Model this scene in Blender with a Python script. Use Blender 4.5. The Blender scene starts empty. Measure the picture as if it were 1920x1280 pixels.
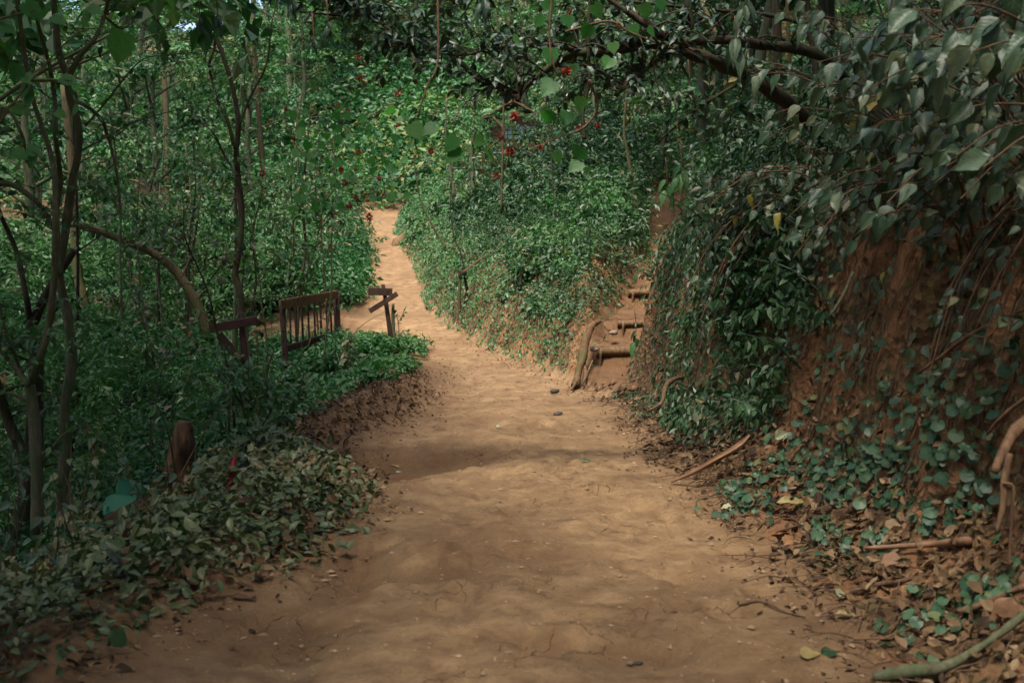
import bpy, math, random
import numpy as np
from mathutils import Vector, Matrix

SC = bpy.context.scene
COL = SC.collection
R = math.radians

# ------------------------------------------------------------------ camera
EYE, FPX, HORIZON = 1.6, 2133.0, 480.0          # eye height, focal length and horizon row for a 1920 px wide frame
cd = bpy.data.cameras.new('camera'); cam = bpy.data.objects.new('camera', cd); COL.objects.link(cam)
cam.location = (0, 0, EYE); cam.rotation_euler = (R(90), 0, 0)
cd.sensor_width = 36; cd.lens = 36 * FPX / 1920
cd.shift_y = -(640 - HORIZON) / 1920
cd.clip_start = 0.05; cd.clip_end = 2000
cd.dof.use_dof = True; cd.dof.focus_distance = 11.5; cd.dof.aperture_fstop = 3.5
SC.camera = cam

# ------------------------------------------------------------------ light
SUN_EL, SUN_AZ = 66, 203                         # elevation; azimuth from +Y towards +X
world = bpy.data.worlds.new('World'); SC.world = world; world.use_nodes = True
wn = world.node_tree; bg = wn.nodes['Background']
sky = wn.nodes.new('ShaderNodeTexSky'); sky.sky_type = 'NISHITA'; sky.sun_disc = False
sky.sun_elevation = R(SUN_EL); sky.sun_rotation = R(SUN_AZ)
sky.air_density = 1.0; sky.dust_density = 4.0; sky.ozone_density = 0.6; sky.altitude = 0
wn.links.new(sky.outputs[0], bg.inputs[0]); bg.inputs[1].default_value = 0.095
sl = bpy.data.lights.new('sun', 'SUN'); so = bpy.data.objects.new('sun', sl); COL.objects.link(so)
sl.energy = 1.5; sl.angle = R(10); sl.color = (1.0, 0.93, 0.80)
sdir = Vector((math.cos(R(SUN_EL)) * math.sin(R(SUN_AZ)), math.cos(R(SUN_EL)) * math.cos(R(SUN_AZ)), math.sin(R(SUN_EL))))
so.rotation_euler = sdir.to_track_quat('Z', 'Y').to_euler()
vs = SC.view_settings
vs.view_transform = 'Standard'; vs.look = 'None'; vs.gamma = 1.0; vs.use_curve_mapping = False
vs.exposure = 2.2
SC.cycles.max_bounces = 6; SC.cycles.diffuse_bounces = 4; SC.cycles.transmission_bounces = 4
SC.cycles.use_denoising = True

rng = np.random.default_rng(11)
random.seed(5)

# ------------------------------------------------------------------ naming helpers
def tag(o, label=None, cat=None, group=None, kind=None):
    if label: o['label'] = label
    if cat: o['category'] = cat
    if group: o['group'] = group
    if kind: o['kind'] = kind
    return o

def thing(name, label, cat, loc=(0, 0, 0), rz=0, group=None):
    o = bpy.data.objects.new(name, None); COL.objects.link(o)
    o.empty_display_size = 0.1
    o.location = loc; o.rotation_euler = (0, 0, rz)
    return tag(o, label, cat, group)

def link(name, me, parent=None, local=None):
    """link a mesh; its vertices are in world space unless the parent carries the transform (local=True)"""
    o = bpy.data.objects.new(name, me); COL.objects.link(o)
    if parent is not None:
        o.parent = parent
        if not local:
            o.matrix_parent_inverse = (Matrix.Translation(parent.location) @ parent.rotation_euler.to_matrix().to_4x4()).inverted()
    return o

def mesh_np(name, V, F, mat, rnd=None, smooth=False):
    """F: list of (n_faces, k) integer arrays"""
    me = bpy.data.meshes.new(name)
    V = np.asarray(V, dtype=np.float32)
    F = [np.asarray(f, dtype=np.int32) for f in F if len(f)]
    me.vertices.add(len(V)); me.vertices.foreach_set('co', V.ravel())
    loops = np.concatenate([f.ravel() for f in F])
    counts = np.concatenate([np.full(len(f), f.shape[1], dtype=np.int32) for f in F])
    starts = np.concatenate([[0], np.cumsum(counts)[:-1]]).astype(np.int32)
    me.loops.add(len(loops)); me.loops.foreach_set('vertex_index', loops)
    me.polygons.add(len(counts)); me.polygons.foreach_set('loop_start', starts)
    me.polygons.foreach_set('loop_total', counts)
    me.polygons.foreach_set('use_smooth', np.full(len(counts), smooth, dtype=bool))
    if rnd is not None:
        at = me.attributes.new('rnd', 'FLOAT', 'POINT'); at.data.foreach_set('value', np.asarray(rnd, dtype=np.float32))
    me.update(calc_edges=True)
    me.materials.append(mat)
    return me

class Acc:
    """collects pieces into one mesh"""
    def __init__(s): s.V = []; s.F = {}; s.n = 0; s.R = []
    def add(s, V, faces, r=0.5):
        V = np.asarray(V, dtype=np.float64)
        for f in faces:
            f = np.asarray(f)
            if len(f): s.F.setdefault(f.shape[1], []).append(f + s.n)
        s.V.append(V); s.n += len(V)
        s.R.append(np.full(len(V), r) if np.isscalar(r) else np.asarray(r))
        return s
    def mesh(s, name, mat, smooth=True):
        return mesh_np(name, np.concatenate(s.V), [np.concatenate(v) for v in s.F.values()], mat, np.concatenate(s.R), smooth)

# ------------------------------------------------------------------ noise
def _hash(ix, iy, iz, seed):
    h = (ix * 374761393 + iy * 668265263 + iz * 2147483647 + seed * 1274126177) & 0xFFFFFFFF
    h = ((h ^ (h >> 13)) * 1274126177) & 0xFFFFFFFF
    return ((h ^ (h >> 16)) & 0xFFFF) / 65535.0

def noise3(x, y, z=0.0, seed=0):
    x, y, z = np.broadcast_arrays(np.asarray(x, float), np.asarray(y, float), np.asarray(z, float))
    ix, iy, iz = np.floor(x).astype(np.int64), np.floor(y).astype(np.int64), np.floor(z).astype(np.int64)
    fx, fy, fz = x - ix, y - iy, z - iz
    fx, fy, fz = [t * t * t * (t * (t * 6 - 15) + 10) for t in (fx, fy, fz)]
    out = 0
    for dx in (0, 1):
        for dy in (0, 1):
            for dz in (0, 1):
                w = (fx if dx else 1 - fx) * (fy if dy else 1 - fy) * (fz if dz else 1 - fz)
                out = out + w * _hash(ix + dx, iy + dy, iz + dz, seed)
    return out * 2 - 1

def fbm(x, y, z=0.0, seed=0, octv=4, gain=0.5):
    a, s, t = 1.0, 0.0, 0.0
    for k in range(octv):
        s = s + a * noise3(np.asarray(x) * 2 ** k, np.asarray(y) * 2 ** k, np.asarray(z) * 2 ** k, seed + k * 17)
        t += a; a *= gain
    return s / t
def sstep(a, b, x):
    t = np.clip((x - a) / (b - a), 0, 1); return t * t * (3 - 2 * t)

def P(px, py, Y):
    return np.array([(px - 960) / FPX * Y, Y, EYE - (py - HORIZON) / FPX * Y])
# ------------------------------------------------------------------ terrain
def tab(y, pts):
    a = np.array(pts, float); return np.interp(y, a[:, 0], a[:, 1])
ZP = [(-20, 0.1), (0, 0), (13, 0), (16, .03), (19, .175), (22, .4), (25, .68), (28.5, 1.15), (32, 1.62), (36, 2.3), (40, 3.1), (41, 3.25), (42.5, 4.0), (45, 4.8), (60, 13), (80, 26), (110, 44)]
XL = [(-20, -1.9), (3, -2.0), (4.2, -1.72), (5, -1.46), (6, -1.18), (7.3, -.96), (8.1, -.98), (9.2, -1.3), (10, -1.28), (10.7, -1.12), (12, -.95), (13, -.86), (14.7, -.9), (16.3, -1.1), (17.6, -1.5), (18.6, -2.1), (20.5, -2.85), (23.5, -3.08), (27, -3.5), (30.3, -3.86), (33, -4.25), (36, -4.75), (40, -5.6), (44, -8), (60, -9)]
XR = [(-20, 1.5), (4.2, 1.36), (5, 1.42), (6, 1.36), (7.3, 1.33), (8.1, 1.24), (9.2, 1.16), (10.7, 1.15), (12.2, 1.17), (13.2, 1.05), (13.5, .85), (14.7, .66), (16, .18), (18.3, -.5), (20.5, -1.15), (23.5, -1.76), (27, -2.2), (30.3, -2.62), (33, -3.2), (36, -3.72), (40, -3.92), (44, -4.2), (60, -5)]
SZ = [(12.6, 0.0), (13.6, .05), (14.4, .2), (14.5, .37), (15.45, .48), (15.55, .68), (16.9, .85), (17.0, 1.04), (18.25, 1.16), (18.35, 1.31), (19.3, 1.42), (19.4, 1.52), (23, 2.25), (27, 3.3), (32, 4.6), (40, 8), (60, 18), (110, 48)]
SL = [(12.6, 1.0), (13.3, .88), (14.5, 1.05), (15.5, 1.25), (17, 1.62), (18.3, 2.05), (19.3, 2.3), (23, 2.72), (27, 3.25), (32, 4.6), (60, 12)]
SR = [(12.6, 1.22), (13.3, 1.42), (14.5, 1.86), (15.5, 2.1), (17, 2.35), (18.3, 2.65), (19.3, 2.85), (23, 3.4), (27, 3.9), (32, 5.3), (60, 13)]
RB = [(-5, 0), (0, 0), (.3, .05), (.6, .16), (.8, .36), (1.0, 1.05), (1.2, 1.68), (1.45, 2.05), (2.3, 2.6), (4, 3.4), (7, 4.6), (12, 7), (40, 20)]
RM = [(-5, 0), (0, 0), (.12, .1), (.5, .7), (1, 1.25), (1.6, 1.6), (3, 2.1), (6, 3.0), (15, 7), (40, 18)]
RL = [(-5, 0), (0, 0), (.3, .05), (.8, -.03), (1.3, -.2), (2, -.52), (3, -1.05), (4, -1.5), (6, -1.95), (9, -2.3), (16, -2.7), (60, -3)]

_pr = np.random.default_rng(15)
DENTS = [(_pr.uniform(-1.2, 1.2), _pr.uniform(3.8, 12), _pr.uniform(.05, .16), _pr.uniform(.04, .12), _pr.uniform(.014, .036)) for _ in range(90)]

def smin(a, b, k=.1):
    m = np.minimum(a, b)
    return m - k * np.log(np.exp(-np.clip((a - m) / k, 0, 40)) + np.exp(-np.clip((b - m) / k, 0, 40)))

PITS = [(-.86, 9.0, .62, .36, .15), (-1.05, 8.55, .4, .35, .07), (.15, 4.72, .13, .11, .06), (-.42, 5.75, .34, .13, .06), (.62, 5.0, .35, .12, .02),
        (-.15, 5.35, .1, .25, .02), (-.05, 7.0, .3, .12, .02), (.35, 6.1, .25, .1, .02), (-1.0, 4.9, .25, .35, .07), (-.85, 5.9, .18, .6, .07), (.55, 4.55, .16, .1, .03), (-.3, 6.5, .18, .2, .03), (.9, 5.6, .12, .3, .025), (.5, 7.4, .22, .3, .02),
        (.1, 10.6, .5, .18, .03), (-.1, 12.2, .5, .15, .02), (-3.55, 10.6, .7, .5, .22), (-2.4, 20.6, .9, .8, .15)]

def H(x, y, fine=True):
    x = np.asarray(x, float); y = np.asarray(y, float)
    wob = .10 * fbm(y * .9, x * .3, 0, 3, 3)
    xl = tab(y, XL) + wob; xr = tab(y, XR) + .07 * fbm(y * 1.3 + 40, x * .3, 0, 5, 3)
    zp = tab(y, ZP)
    back = np.maximum(0, y - 41)
    # hill behind is lower on the far left
    zp = zp - sstep(-9, -22, x) * back * .30
    dr, dl = x - xr, xl - x
    k = tab(y, [(4, 1), (9, 1), (11.5, 1.7), (13, 2.2)])
    wn_ = .25 * fbm(y * 1.7, zp + x * 1.2, 0, 21, 4) * sstep(.4, 1.2, dr) + .05 * fbm(y * 6, x * 5, 0, 27, 3) * sstep(.5, 1, dr)
    bank = tab((dr + wn_) * k, RB) * tab(y, [(4, 1.0), (9, 1.0), (13, .85), (14, .8)])
    mound = tab(dr + .12 * fbm(y * 1.1, x, 0, 31, 3) * sstep(0, .6, dr), RM) * tab(y, [(13, .8), (15, 1), (30, 1), (36, .8), (44, .3)])
    w = sstep(12.9, 13.6, y)
    hr = zp + bank * (1 - w) + mound * w
    # stair gully
    sz, sl_, sr_ = tab(y, SZ), tab(y, SL), tab(y, SR) + .05 * fbm(y * 2, 0, 0, 8, 2)
    ds_r, ds_l = x - sr_, sl_ - x
    wn2 = .12 * fbm(y * 1.7, x * 1.2, 0, 22, 4) * sstep(.1, .6, ds_r)
    hs = sz + np.where(ds_r > 0, tab((ds_r + wn2) * 2 + .35 * sstep(0, .3, ds_r), RB) * .9, 0) + np.where(ds_l > 0, tab(ds_l + .1 * fbm(y * 2, x * 2, 0, 9, 2) * sstep(0, .3, ds_l), RM), 0)
    hs = hs + 3.0 * np.maximum(0, 13.35 - y) * (y > 5) + 20 * (y <= 5)
    hr = np.where(y > 12.2, smin(hr, hs, .05), hr)
    hr = np.where(dr > 0, hr, zp)
    # left side
    ls = tab(y, [(-20, .8), (5, 1), (12.5, 1), (15, .75), (18, .35), (24, .25), (40, .3), (44, 0)])
    berm = tab(y, [(4, .02), (6, .05), (9.6, .03), (10.8, .22), (12.5, .22), (14.5, .10), (16, .04)]) * np.exp(-((dl - .45) / .3) ** 2)
    hl = zp + tab(dl, RL) * ls + berm * (dl > -.6)
    h = np.where(dl > 0, hl, hr + berm * (dl > -.6))
    # path wear: shallow crossfall, pits, cracks
    onp = sstep(.25, -.3, dr) * sstep(.3, -.25, dl)
    h = h + onp * (.05 * fbm(x * 1.1, y * .8, 0, 41, 3))
    for (cx, cy, rx, ry, d) in PITS:
        q = ((x - cx) / rx) ** 2 + ((y - cy) / ry) ** 2
        h = h - d * np.exp(-q * q * .7) * (1 + .3 * fbm(x * 6, y * 6, 0, 51, 2))
    for (cx, cy, rx, ry, d) in DENTS:
        q = ((x - cx) / rx) ** 2 + ((y - cy) / ry) ** 2
        h = h - onp * d * (np.exp(-q * q) - .35 * np.exp(-(q - 1.8) ** 2))
    if fine:
        h = h + .026 * fbm(x * 5, y * 4, 0, 61, 5, .6) * (1 - .6 * sstep(14, 24, y))
        r_ = 1 - np.abs(fbm(x * 3.1, y * 3.7, 0, 71, 3))
        h = h - onp * .020 * np.clip((r_ - .965) / .035, 0, 1) * sstep(.0, .5, fbm(x * .8, y * .8, 0, 77, 2) + .25)
        h = h + onp * (.010 * fbm(x * 13, y * 11, 0, 65, 3) + .012 * np.clip(fbm(x * 2.3 + 9, y * 5, 0, 67, 3) - .08, 0, 1)) * sstep(16, 9, y)
        off = 1 - onp
        h = h + off * (.035 * fbm(x * 7, y * 7, h * 7, 81, 3)) + off * .10 * fbm(x * .9, y * .9, 0, 91, 2) * sstep(3, 6, np.abs(x))
    return h

def normal(x, y, e=.05):
    hx = (H(x + e, y) - H(x - e, y)) / (2 * e); hy = (H(x, y + e) - H(x, y - e)) / (2 * e)
    n = np.stack([-hx, -hy, np.ones_like(hx)], -1)
    return n / np.linalg.norm(n, axis=-1, keepdims=True)

def hz(x, y): return float(H(np.array([x]), np.array([y]))[0])

def ground_at(px, py, y0=3.0, y1=60.0):
    """where the view through a pixel of the photograph first meets the ground"""
    Y = np.exp(np.linspace(math.log(y0), math.log(y1), 1600))
    X = (px - 960) / FPX * Y; Z = EYE - (py - HORIZON) / FPX * Y
    hit = np.nonzero(H(X, Y) >= Z)[0]
    i = hit[0] if len(hit) else len(Y) - 1
    return X[i], Y[i], hz(X[i], Y[i])

def axis(segs):
    out = []
    for a, b, n in segs: out += list(np.linspace(a, b, n, endpoint=False))
    return np.array(out + [segs[-1][1]])
xs = axis([(-70, -20, 20), (-20, -7, 36), (-7, -3.2, 45), (-3.2, -1.8, 45), (-1.8, 1.0, 120), (1.0, 3.4, 150), (3.4, 6, 60), (6, 20, 36), (20, 70, 16)])
ys = [-25.0]
while ys[-1] < 115:
    y = ys[-1]
    ys.append(y + (max(.02, min(.0078 * y, .6) if y < 41 else 1.0) if y > 3.2 else (.25 if y > 0 else 1.2)))
ys = np.array(ys)
GX, GY = np.meshgrid(xs, ys)
GZ = H(GX, GY)
H_exact = H
def H(x, y, fine=True):                          # bilinear look-up in the finished sheet
    x = np.asarray(x, float); y = np.asarray(y, float)
    i = np.clip(np.searchsorted(xs, x) - 1, 0, len(xs) - 2); j = np.clip(np.searchsorted(ys, y) - 1, 0, len(ys) - 2)
    u = np.clip((x - xs[i]) / (xs[i + 1] - xs[i]), 0, 1); v = np.clip((y - ys[j]) / (ys[j + 1] - ys[j]), 0, 1)
    return GZ[j, i] * (1 - u) * (1 - v) + GZ[j, i + 1] * u * (1 - v) + GZ[j + 1, i] * (1 - u) * v + GZ[j + 1, i + 1] * u * v
# ------------------------------------------------------------------ materials
def nt(name):
    m = bpy.data.materials.new(name); m.use_nodes = True
    t = m.node_tree; t.nodes.clear()
    out = t.nodes.new('ShaderNodeOutputMaterial')
    return m, t, out
def N(t, typ, **kw):
    n = t.nodes.new(typ)
    for k, v in kw.items():
        if k.startswith('i_'): n.inputs[k[2:].replace('_', ' ')].default_value = v
        else: setattr(n, k, v)
    return n
def ramp(t, fac, stops, interp='LINEAR'):
    r = t.nodes.new('ShaderNodeValToRGB'); cr = r.color_ramp; cr.interpolation = interp
    while len(cr.elements) < len(stops): cr.elements.new(.5)
    for e, (p, c) in zip(cr.elements, stops):
        e.position = p; e.color = (*c, 1) if len(c) == 3 else c
    t.links.new(fac, r.inputs[0]); return r
def noise(t, co, scale, detail=4, rough=.55, dist=0):
    n = N(t, 'ShaderNodeTexNoise'); n.inputs['Scale'].default_value = scale; n.inputs['Detail'].default_value = detail
    n.inputs['Roughness'].default_value = rough; n.inputs['Distortion'].default_value = dist
    t.links.new(co, n.inputs['Vector']); return n.outputs[0]
def mixc(t, f, a, b, mode='MIX'):
    m = N(t, 'ShaderNodeMix', data_type='RGBA', blend_type=mode)
    for sock, v in ((0, f), (6, a), (7, b)):
        if isinstance(v, (int, float)): m.inputs[sock].default_value = v
        elif isinstance(v, tuple): m.inputs[sock].default_value = (*v, 1)
        else: t.links.new(v, m.inputs[sock])
    return m.outputs[2]
def math_(t, op, a, b=0.0, clamp=False):
    m = N(t, 'ShaderNodeMath', operation=op, use_clamp=clamp)
    for i, v in enumerate((a, b)):
        if isinstance(v, (int, float)): m.inputs[i].default_value = v
        else: t.links.new(v, m.inputs[i])
    return m.outputs[0]
def bump(t, hgt, dist=.01, strength=1.0):
    b = N(t, 'ShaderNodeBump'); b.inputs['Distance'].default_value = dist; b.inputs['Strength'].default_value = strength
    t.links.new(hgt, b.inputs['Height']); return b.outputs[0]
def bsdf(t, out, col, rough=.8, nrm=None, spec=.5, metal=0):
    b = N(t, 'ShaderNodeBsdfPrincipled')
    if isinstance(col, tuple): b.inputs['Base Color'].default_value = (*col, 1)
    else: t.links.new(col, b.inputs['Base Color'])
    if isinstance(rough, (int, float)): b.inputs['Roughness'].default_value = rough
    else: t.links.new(rough, b.inputs['Roughness'])
    b.inputs['Specular IOR Level'].default_value = spec
    if nrm is not None: t.links.new(nrm, b.inputs['Normal'])
    t.links.new(b.outputs[0], out.inputs[0]); return b

def soil_mat(name, light, mid, dark, wet=(.10, .045, .018), scale=1.0, spec=.25, cracks=True, litter=0.0):
    m, t, out = nt(name)
    co = N(t, 'ShaderNodeTexCoord').outputs['Object']
    big = noise(t, co, .9 * scale, 5, .6, .4)
    med = noise(t, co, 5 * scale, 6, .65, .3)
    fin = noise(t, co, 42 * scale, 6, .75)
    base = ramp(t, med, [(.30, dark), (.46, mid), (.60, light)]).outputs[0]
    patch = ramp(t, big, [(.36, (1, 1, 1)), (.52, (0, 0, 0))]).outputs[0]
    base = mixc(t, math_(t, 'MULTIPLY', patch, .55), base, wet)
    col = mixc(t, .35, base, ramp(t, fin, [(.3, (.35, .33, .3)), (.55, (.5, .5, .5)), (.72, (.72, .7, .66))]).outputs[0], 'OVERLAY')
    hgt = math_(t, 'ADD', math_(t, 'MULTIPLY', med, 1.0), math_(t, 'MULTIPLY', fin, .42))
    damp_shade = N(t, 'ShaderNodeAttribute', attribute_name='rnd').outputs['Fac']  # moist soil and the shade of hollows, both mixed into the colour
    col = mixc(t, math_(t, 'MULTIPLY', damp_shade, .75), col, wet)
    smear = ramp(t, noise(t, co, 2.6 * scale, 7, .72, .8), [(.42, (0, 0, 0)), (.60, (1, 1, 1))]).outputs[0]
    col = mixc(t, math_(t, 'MULTIPLY', smear, .62), col, dark if False else tuple(.55 * a_ + .45 * b_ for a_, b_ in zip(mid, dark)))
    # pebbles and crumbs
    v = N(t, 'ShaderNodeTexVoronoi', feature='F1'); v.inputs['Scale'].default_value = 38 * scale; v.inputs['Randomness'].default_value = 1
    t.links.new(co, v.inputs['Vector'])
    sp = math_(t, 'LESS_THAN', v.outputs['Distance'], .16)
    sel = math_(t, 'GREATER_THAN', N_sep(t, v.outputs['Color']), .86)
    spk = math_(t, 'MULTIPLY', sp, sel)
    col = mixc(t, math_(t, 'MULTIPLY', spk, .7), col, mixc(t, N_sep(t, v.outputs['Color'], 1), (.05, .03, .018), (.42, .33, .24)))
    hgt = math_(t, 'ADD', hgt, math_(t, 'MULTIPLY', spk, .3))
    if cracks:
        vc = N(t, 'ShaderNodeTexVoronoi', feature='DISTANCE_TO_EDGE'); vc.inputs['Scale'].default_value = 5.5 * scale
        wv = N(t, 'ShaderNodeVectorMath', operation='ADD')
        nn = N(t, 'ShaderNodeTexNoise'); nn.inputs['Scale'].default_value = 4; nn.inputs['Detail'].default_value = 3
        t.links.new(co, nn.inputs['Vector'])
        sc_ = N(t, 'ShaderNodeVectorMath', operation='SCALE'); sc_.inputs['Scale'].default_value = .35
        t.links.new(nn.outputs['Color'], sc_.inputs[0]); t.links.new(co, wv.inputs[0]); t.links.new(sc_.outputs[0], wv.inputs[1])
        t.links.new(wv.outputs[0], vc.inputs['Vector'])
        cr = math_(t, 'SUBTRACT', 1.0, math_(t, 'DIVIDE', vc.outputs['Distance'], .013, True), True)
        cr = math_(t, 'MULTIPLY', cr, ramp(t, noise(t, co, 1.7, 3), [(.5, (0, 0, 0)), (.6, (1, 1, 1))]).outputs[0])
        hgt = math_(t, 'SUBTRACT', hgt, math_(t, 'MULTIPLY', cr, .5))
        col = mixc(t, math_(t, 'MULTIPLY', cr, .6), col, dark)
    if litter:
        vl = N(t, 'ShaderNodeTexVoronoi', feature='F1'); vl.inputs['Scale'].default_value = 22
        t.links.new(co, vl.inputs['Vector'])
        lc = ramp(t, N_sep(t, vl.outputs['Color']), [(0, (.035, .018, .008)), (.4, (.10, .055, .025)), (.7, (.16, .10, .045)), (1, (.05, .06, .02))]).outputs[0]
        lm = ramp(t, noise(t, co, 2.2, 4), [(.5 - litter * .3, (0, 0, 0)), (.5, (1, 1, 1))]).outputs[0]
        col = mixc(t, lm, col, lc)
        hgt = math_(t, 'ADD', hgt, math_(t, 'MULTIPLY', vl.outputs['Distance'], .8))
    bsdf(t, out, col, .92, bump(t, hgt, .045 / scale, 1.0), spec)
    return m
def N_sep(t, col, i=0):
    s = N(t, 'ShaderNodeSeparateColor'); t.links.new(col, s.inputs[0]); return s.outputs[i]

def leaf_mat(name, stops, rough=.46, transl=.35, spec=.38, veins=False, tint=(.55, 1.0, .35)):
    m, t, out = nt(name)
    a = N(t, 'ShaderNodeAttribute', attribute_name='rnd').outputs['Fac']
    r = N(t, 'ShaderNodeObjectInfo').outputs['Random']
    f = math_(t, 'FRACT', math_(t, 'ADD', a, r))
    col = ramp(t, f, stops).outputs[0]
    nrm = None
    if veins:
        tc = N(t, 'ShaderNodeTexCoord').outputs['Object']
        s = N(t, 'ShaderNodeSeparateXYZ'); t.links.new(tc, s.inputs[0])
        ax = math_(t, 'ABSOLUTE', s.outputs[0])
        ph = math_(t, 'SUBTRACT', s.outputs[1], math_(t, 'MULTIPLY', ax, .9))
        w = math_(t, 'SINE', math_(t, 'MULTIPLY', ph, 52.0))
        vein = math_(t, 'POWER', math_(t, 'MULTIPLY', math_(t, 'ADD', w, 1.0), .5), 5.0)
        mid = math_(t, 'LESS_THAN', ax, .012)
        vv = math_(t, 'MAXIMUM', vein, mid)
        col = mixc(t, math_(t, 'MULTIPLY', vv, .10), col, (.16, .2, .1))
        nz = noise(t, tc, 6, 4)
        col = mixc(t, .35, col, ramp(t, nz, [(.35, (.3, .3, .3)), (.65, (.7, .7, .65))]).outputs[0], 'OVERLAY')
        nrm = bump(t, math_(t, 'MULTIPLY', vv, -1.0), .006, .15)
    b = N(t, 'ShaderNodeBsdfPrincipled'); t.links.new(col, b.inputs['Base Color'])
    b.inputs['Roughness'].default_value = rough; b.inputs['Specular IOR Level'].default_value = spec
    if nrm is not None: t.links.new(nrm, b.inputs['Normal'])
    tr = N(t, 'ShaderNodeBsdfTranslucent')
    t.links.new(mixc(t, 1.0, col, tint, 'MULTIPLY'), tr.inputs[0])
    g = N(t, 'ShaderNodeVectorMath', operation='SCALE'); g.inputs['Scale'].default_value = 1.6
    mx = N(t, 'ShaderNodeMixShader'); mx.inputs[0].default_value = transl
    t.links.new(b.outputs[0], mx.inputs[1]); t.links.new(tr.outputs[0], mx.inputs[2]); t.links.new(mx.outputs[0], out.inputs[0])
    return m

def bark_mat(name, dark, light, moss=None, mossa=.0, scale=1.0):
    m, t, out = nt(name)
    co = N(t, 'ShaderNodeTexCoord').outputs['Object']
    mp = N(t, 'ShaderNodeMapping'); mp.inputs['Scale'].default_value = (1, 1, .22); t.links.new(co, mp.inputs[0])
    a = noise(t, mp.outputs[0], 34 * scale, 5, .65, .3)
    b = noise(t, co, 7 * scale, 4, .6)
    col = ramp(t, a, [(.32, dark), (.66, light)]).outputs[0]
    col = mixc(t, .4, col, ramp(t, b, [(.3, (.3, .3, .3)), (.7, (.7, .7, .7))]).outputs[0], 'OVERLAY')
    if moss:
        mm = ramp(t, noise(t, co, 4.5 * scale, 5, .7), [(.52 - mossa * .3, (0, 0, 0)), (.6, (1, 1, 1))]).outputs[0]
        col = mixc(t, math_(t, 'MULTIPLY', mm, .85), col, moss)
    bsdf(t, out, col, .85, bump(t, a, .012, .8), .25)
    return m

def plain_mat(name, c1, c2, rough=.6, scale=20, spec=.4, bumpd=.004, stretch=(1, 1, 1)):
    m, t, out = nt(name)
    co = N(t, 'ShaderNodeTexCoord').outputs['Object']
    mp = N(t, 'ShaderNodeMapping'); mp.inputs['Scale'].default_value = stretch; t.links.new(co, mp.inputs[0])
    a = noise(t, mp.outputs[0], scale, 5, .6)
    col = ramp(t, a, [(.3, c1), (.7, c2)]).outputs[0]
    bsdf(t, out, col, rough, bump(t, a, bumpd, .8), spec)
    return m

M = {}
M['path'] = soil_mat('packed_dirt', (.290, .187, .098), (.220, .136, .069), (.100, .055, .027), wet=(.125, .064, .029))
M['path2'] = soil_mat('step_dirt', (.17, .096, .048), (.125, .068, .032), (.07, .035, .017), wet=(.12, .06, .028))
M['bank'] = soil_mat('bank_earth', (.32, .165, .078), (.22, .110, .050), (.10, .048, .021), wet=(.11, .046, .018), scale=1.2, litter=.25)
M['hill'] = soil_mat('litter_soil', (.12, .075, .035), (.07, .042, .02), (.03, .018, .009), wet=(.04, .03, .012), litter=.6, cracks=False)
G = dict(
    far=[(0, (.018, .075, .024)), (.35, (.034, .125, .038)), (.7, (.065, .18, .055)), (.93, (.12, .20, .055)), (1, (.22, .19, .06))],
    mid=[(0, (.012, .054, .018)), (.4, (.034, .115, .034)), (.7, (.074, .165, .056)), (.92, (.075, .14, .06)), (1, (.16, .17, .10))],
    mound=[(0, (.012, .062, .020)), (.5, (.034, .120, .036)), (.82, (.075, .17, .056)), (.95, (.11, .17, .07)), (1, (.20, .19, .11))],
    olive=[(0, (.020, .040, .015)), (.35, (.060, .088, .034)), (.65, (.115, .135, .060)), (.85, (.16, .14, .07)), (1, (.22, .14, .065))],
    grey=[(0, (.018, .045, .024)), (.45, (.038, .078, .042)), (.85, (.078, .118, .072)), (.97, (.12, .14, .07)), (1, (.30, .24, .04))],
    creeper=[(0, (.020, .055, .026)), (.5, (.036, .082, .038)), (.9, (.060, .110, .050)), (1, (.15, .15, .05))],
    bright=[(0, (.025, .12, .028)), (.5, (.045, .17, .04)), (1, (.08, .20, .05))],
    dark=[(0, (.010, .030, .016)), (.6, (.018, .050, .026)), (1, (.04, .07, .04))],
)
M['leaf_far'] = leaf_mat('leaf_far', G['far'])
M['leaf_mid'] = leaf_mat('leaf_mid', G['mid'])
M['leaf_mound'] = leaf_mat('leaf_mound', G['mound'])
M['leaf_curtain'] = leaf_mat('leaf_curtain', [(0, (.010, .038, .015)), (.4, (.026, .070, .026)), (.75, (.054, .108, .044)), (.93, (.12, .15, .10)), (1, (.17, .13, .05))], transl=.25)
M['leaf_olive'] = leaf_mat('leaf_olive', G['olive'], transl=.2)
M['leaf_grey'] = leaf_mat('leaf_grey', G['grey'], rough=.42, transl=.2, spec=.4, veins=True)
M['leaf_greyplain'] = leaf_mat('leaf_grey_plain', G['grey'], rough=.45, transl=.2, spec=.3)
M['leaf_creeper'] = leaf_mat('leaf_creeper', G['creeper'], rough=.46, transl=.2)
M['leaf_bright'] = leaf_mat('leaf_bright', G['bright'], transl=.6, veins=True)
M['leaf_dark'] = leaf_mat('leaf_dark', G['dark'], transl=.15)
M['dry'] = leaf_mat('dry_leaf', [(0, (.030, .016, .008)), (.5, (.070, .038, .018)), (.85, (.125, .075, .036)), (1, (.22, .15, .085))], rough=.7, transl=.1, spec=.25, tint=(1, .8, .5))
M['dry_brown'] = plain_mat('dead_brown_leaf', (.13, .065, .032), (.24, .135, .075), .7, 9)
M['yellow_leaf'] = plain_mat('yellow_leaf', (.15, .115, .035), (.24, .19, .07), .5, 14)
M['pale_leaf'] = plain_mat('pale_leaf', (.17, .20, .11), (.29, .30, .18), .5, 14)
M['bark_dark'] = bark_mat('dark_bark', (.014, .009, .006), (.045, .030, .018), moss=(.03, .04, .015), mossa=.2)
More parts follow.
